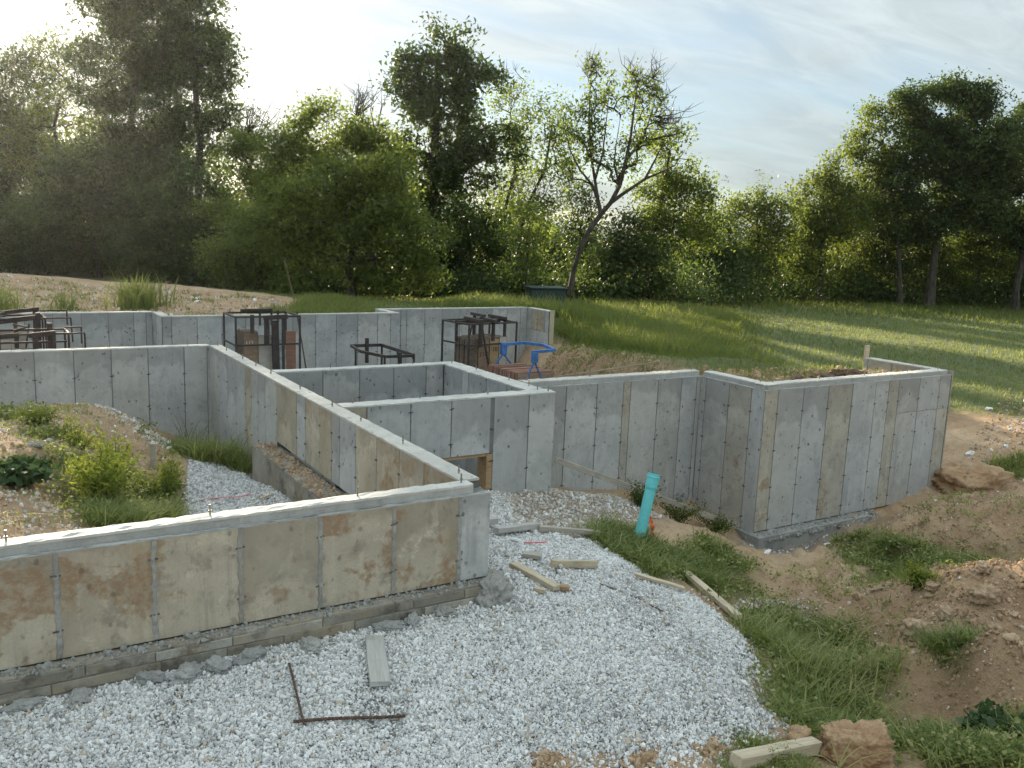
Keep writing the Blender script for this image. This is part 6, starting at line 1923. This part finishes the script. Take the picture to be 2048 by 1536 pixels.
T('tall broad oak at the right with a clumpy rounded crown', 55, (1870, 612), [(1885, 185, 45, 38), (1825, 215, 45, 40), (1950, 190, 40, 36), (1900, 250, 80, 45), (1830, 290, 65, 45), (1985, 270, 60, 50), (1920, 330, 85, 45), (2010, 360, 60, 45), (1870, 390, 75, 40), (1800, 380, 55, 45), (1960, 430, 70, 40), (1900, 215, 95, 50), (1840, 460, 70, 40), (1950, 300, 90, 60), (1800, 320, 60, 60), (1930, 400, 90, 50)], 10.0, 46, 0.20, M_LDARK, 0.34, 25, gap=0.08, tone=(0.25, 0.9), trunk_px=[(1858, 612), (1866, 540), (1872, 480), (1885, 410), (1900, 320), (1900, 240)])
T('dark oak cut by the right edge of the picture', 56, (2030, 612), [(2050, 260, 60, 50), (2060, 350, 80, 60), (2020, 430, 70, 45), (2080, 450, 80, 60)], 10.5, 46, 0.20, M_LDARK, 0.3, 26, gap=0.05, tone=(0.2, 0.8))
T('thin light-leaved tree under the right oaks', 58, (1950, 610), [(1950, 470, 50, 35), (1990, 520, 60, 45), (1900, 500, 55, 50), (1970, 450, 70, 45), (1920, 550, 70, 40), (2030, 480, 60, 50)], 9.0, 46, 0.17, M_LYEL, 0.13, 27, gap=0.14, tone=(0.0, 0.5))
T('dim understorey tree between the right trunks', 57, (1760, 610), [(1700, 520, 75, 55), (1790, 520, 65, 55), (1845, 480, 60, 55), (1720, 450, 70, 55), (1800, 440, 60, 50)], 9.5, 46, 0.17, M_LGREEN, 0.13, 28, gap=0.1, tone=(0.1, 0.7))
T('low bushy tree at the right edge by the field', 60, (2040, 605), [(2030, 530, 45, 35), (2060, 560, 50, 35)], 7.5, 42, 0.17, M_LYEL, 0.12, 29, tone=(0.0, 0.5))

# undergrowth and the wood behind
r = np.random.default_rng(51)
cs = []
for px in np.arange(-150, 2250, 7.0):
    D = float(np.interp(px, [-150, 300, 620, 860, 1140, 1350, 1600, 2200], [50, 45, 36.5, 38.5, 38.5, 43, 54, 60]))
    topy = float(np.interp(px, [-150, 400, 700, 1000, 1150, 1350, 1500, 1700, 2200], [60, 60, 36, 42, 52, 72, 80, 85, 85]))
    for k in range(7):
        p = at(px + r.normal(0, 10), 600, D + r.uniform(-1.0, 4.5))
        h_ = topy * D / 1772.8 * r.random() ** 1.2 * r.uniform(0.5, 1.25)
        cs.append((p.x, p.y, gz(p.x, p.y) + 0.1 + h_))
v, f, tn = leaf_cloud(np.array(cs), 40, (0.45, 0.45, 0.28), 0.22, r, asp=0.6, tone=(0.2, 0.8), tri=True)
o = link_mesh('undergrowth', tri_mesh('undergrowth', v, f, M_LDARK, tn))
tag(o, 'dark tangled undergrowth along the foot of the tree line', kind='stuff')
cs = []
for px in np.arange(-250, 2350, 12.0):
    lim = float(np.interp(px, [-250, 450, 520, 760, 1000, 1080, 1250, 1350, 1430, 1600, 1760, 2300], [210, 300, 350, 340, 380, 450, 490, 480, 505, 490, 440, 400]))
    for k in range(9):
        D = r.uniform(62, 72)
        y_ = lim + (600 - lim) * r.random() ** 0.8
        if 1440 < px < 2250 and r.random() < 0.2:
            continue
        p = at(px + r.normal(0, 14), y_, D)
        cs.append((p.x, p.y, max(p.z, gz(p.x, p.y) + 0.3)))
v, f, tn = leaf_cloud(np.array(cs), 60, (0.75, 0.75, 0.6), 0.40, r, asp=0.62, tone=(0.2, 0.8), tri=True)
o = link_mesh('far_woodland', tri_mesh('far_woodland', v, f, M_LDARK, tn))
tag(o, 'shadowed woodland seen through the gaps of the tree line', kind='stuff')

# weeds at the foot of the tree line by the cabinet
r = np.random.default_rng(52)
for k, (px, py, D, h, n, sp, tn_, lab) in enumerate((
        (1160, 605, 33.8, 0.9, 130, 0.5, (0.45, 0.85), 'pale flowering weeds beside the utility cabinet'),
        (1190, 612, 33.5, 0.8, 120, 0.45, (0.5, 0.9), 'sunlit weeds right of the pale flowering ones'),
        (1085, 608, 31.5, 0.55, 130, 0.55, (0.2, 0.6), 'green weeds in front of the utility cabinet'),
        (1120, 618, 30.0, 0.6, 130, 0.5, (0.25, 0.65), 'rough weeds below the cabinet, nearest the rear wall'))):
    p = at(px, py, D)
    grass_plant(lab, p.x, p.y, h, n, sp, 0.045, 60 + k, mat=M_FIELD, tone=tn_, name='weed_patch')

# ------------------------------------------------------------------ scattering air added to stand in for lens glare round the sun
mt, t, out = new_mat('glare_veil')
vol = t.add('ShaderNodeVolumePrincipled', {'Density': GLARE_DENSITY, 'Anisotropy': 0.84, 'Color': (0.95, 0.97, 1.0, 1)})
t.l.new(vol.outputs[0], out.inputs['Volume'])
hz = MB().box(gx[0] - 4, gx[-1] + 4, gy[0] - 4, gy[-1] + 4, float(Z.min()) - 1.2, 20.0).build('glare_veil', mt)
tag(hz, 'thin veil of scattering air added to imitate lens glare', kind='stuff')
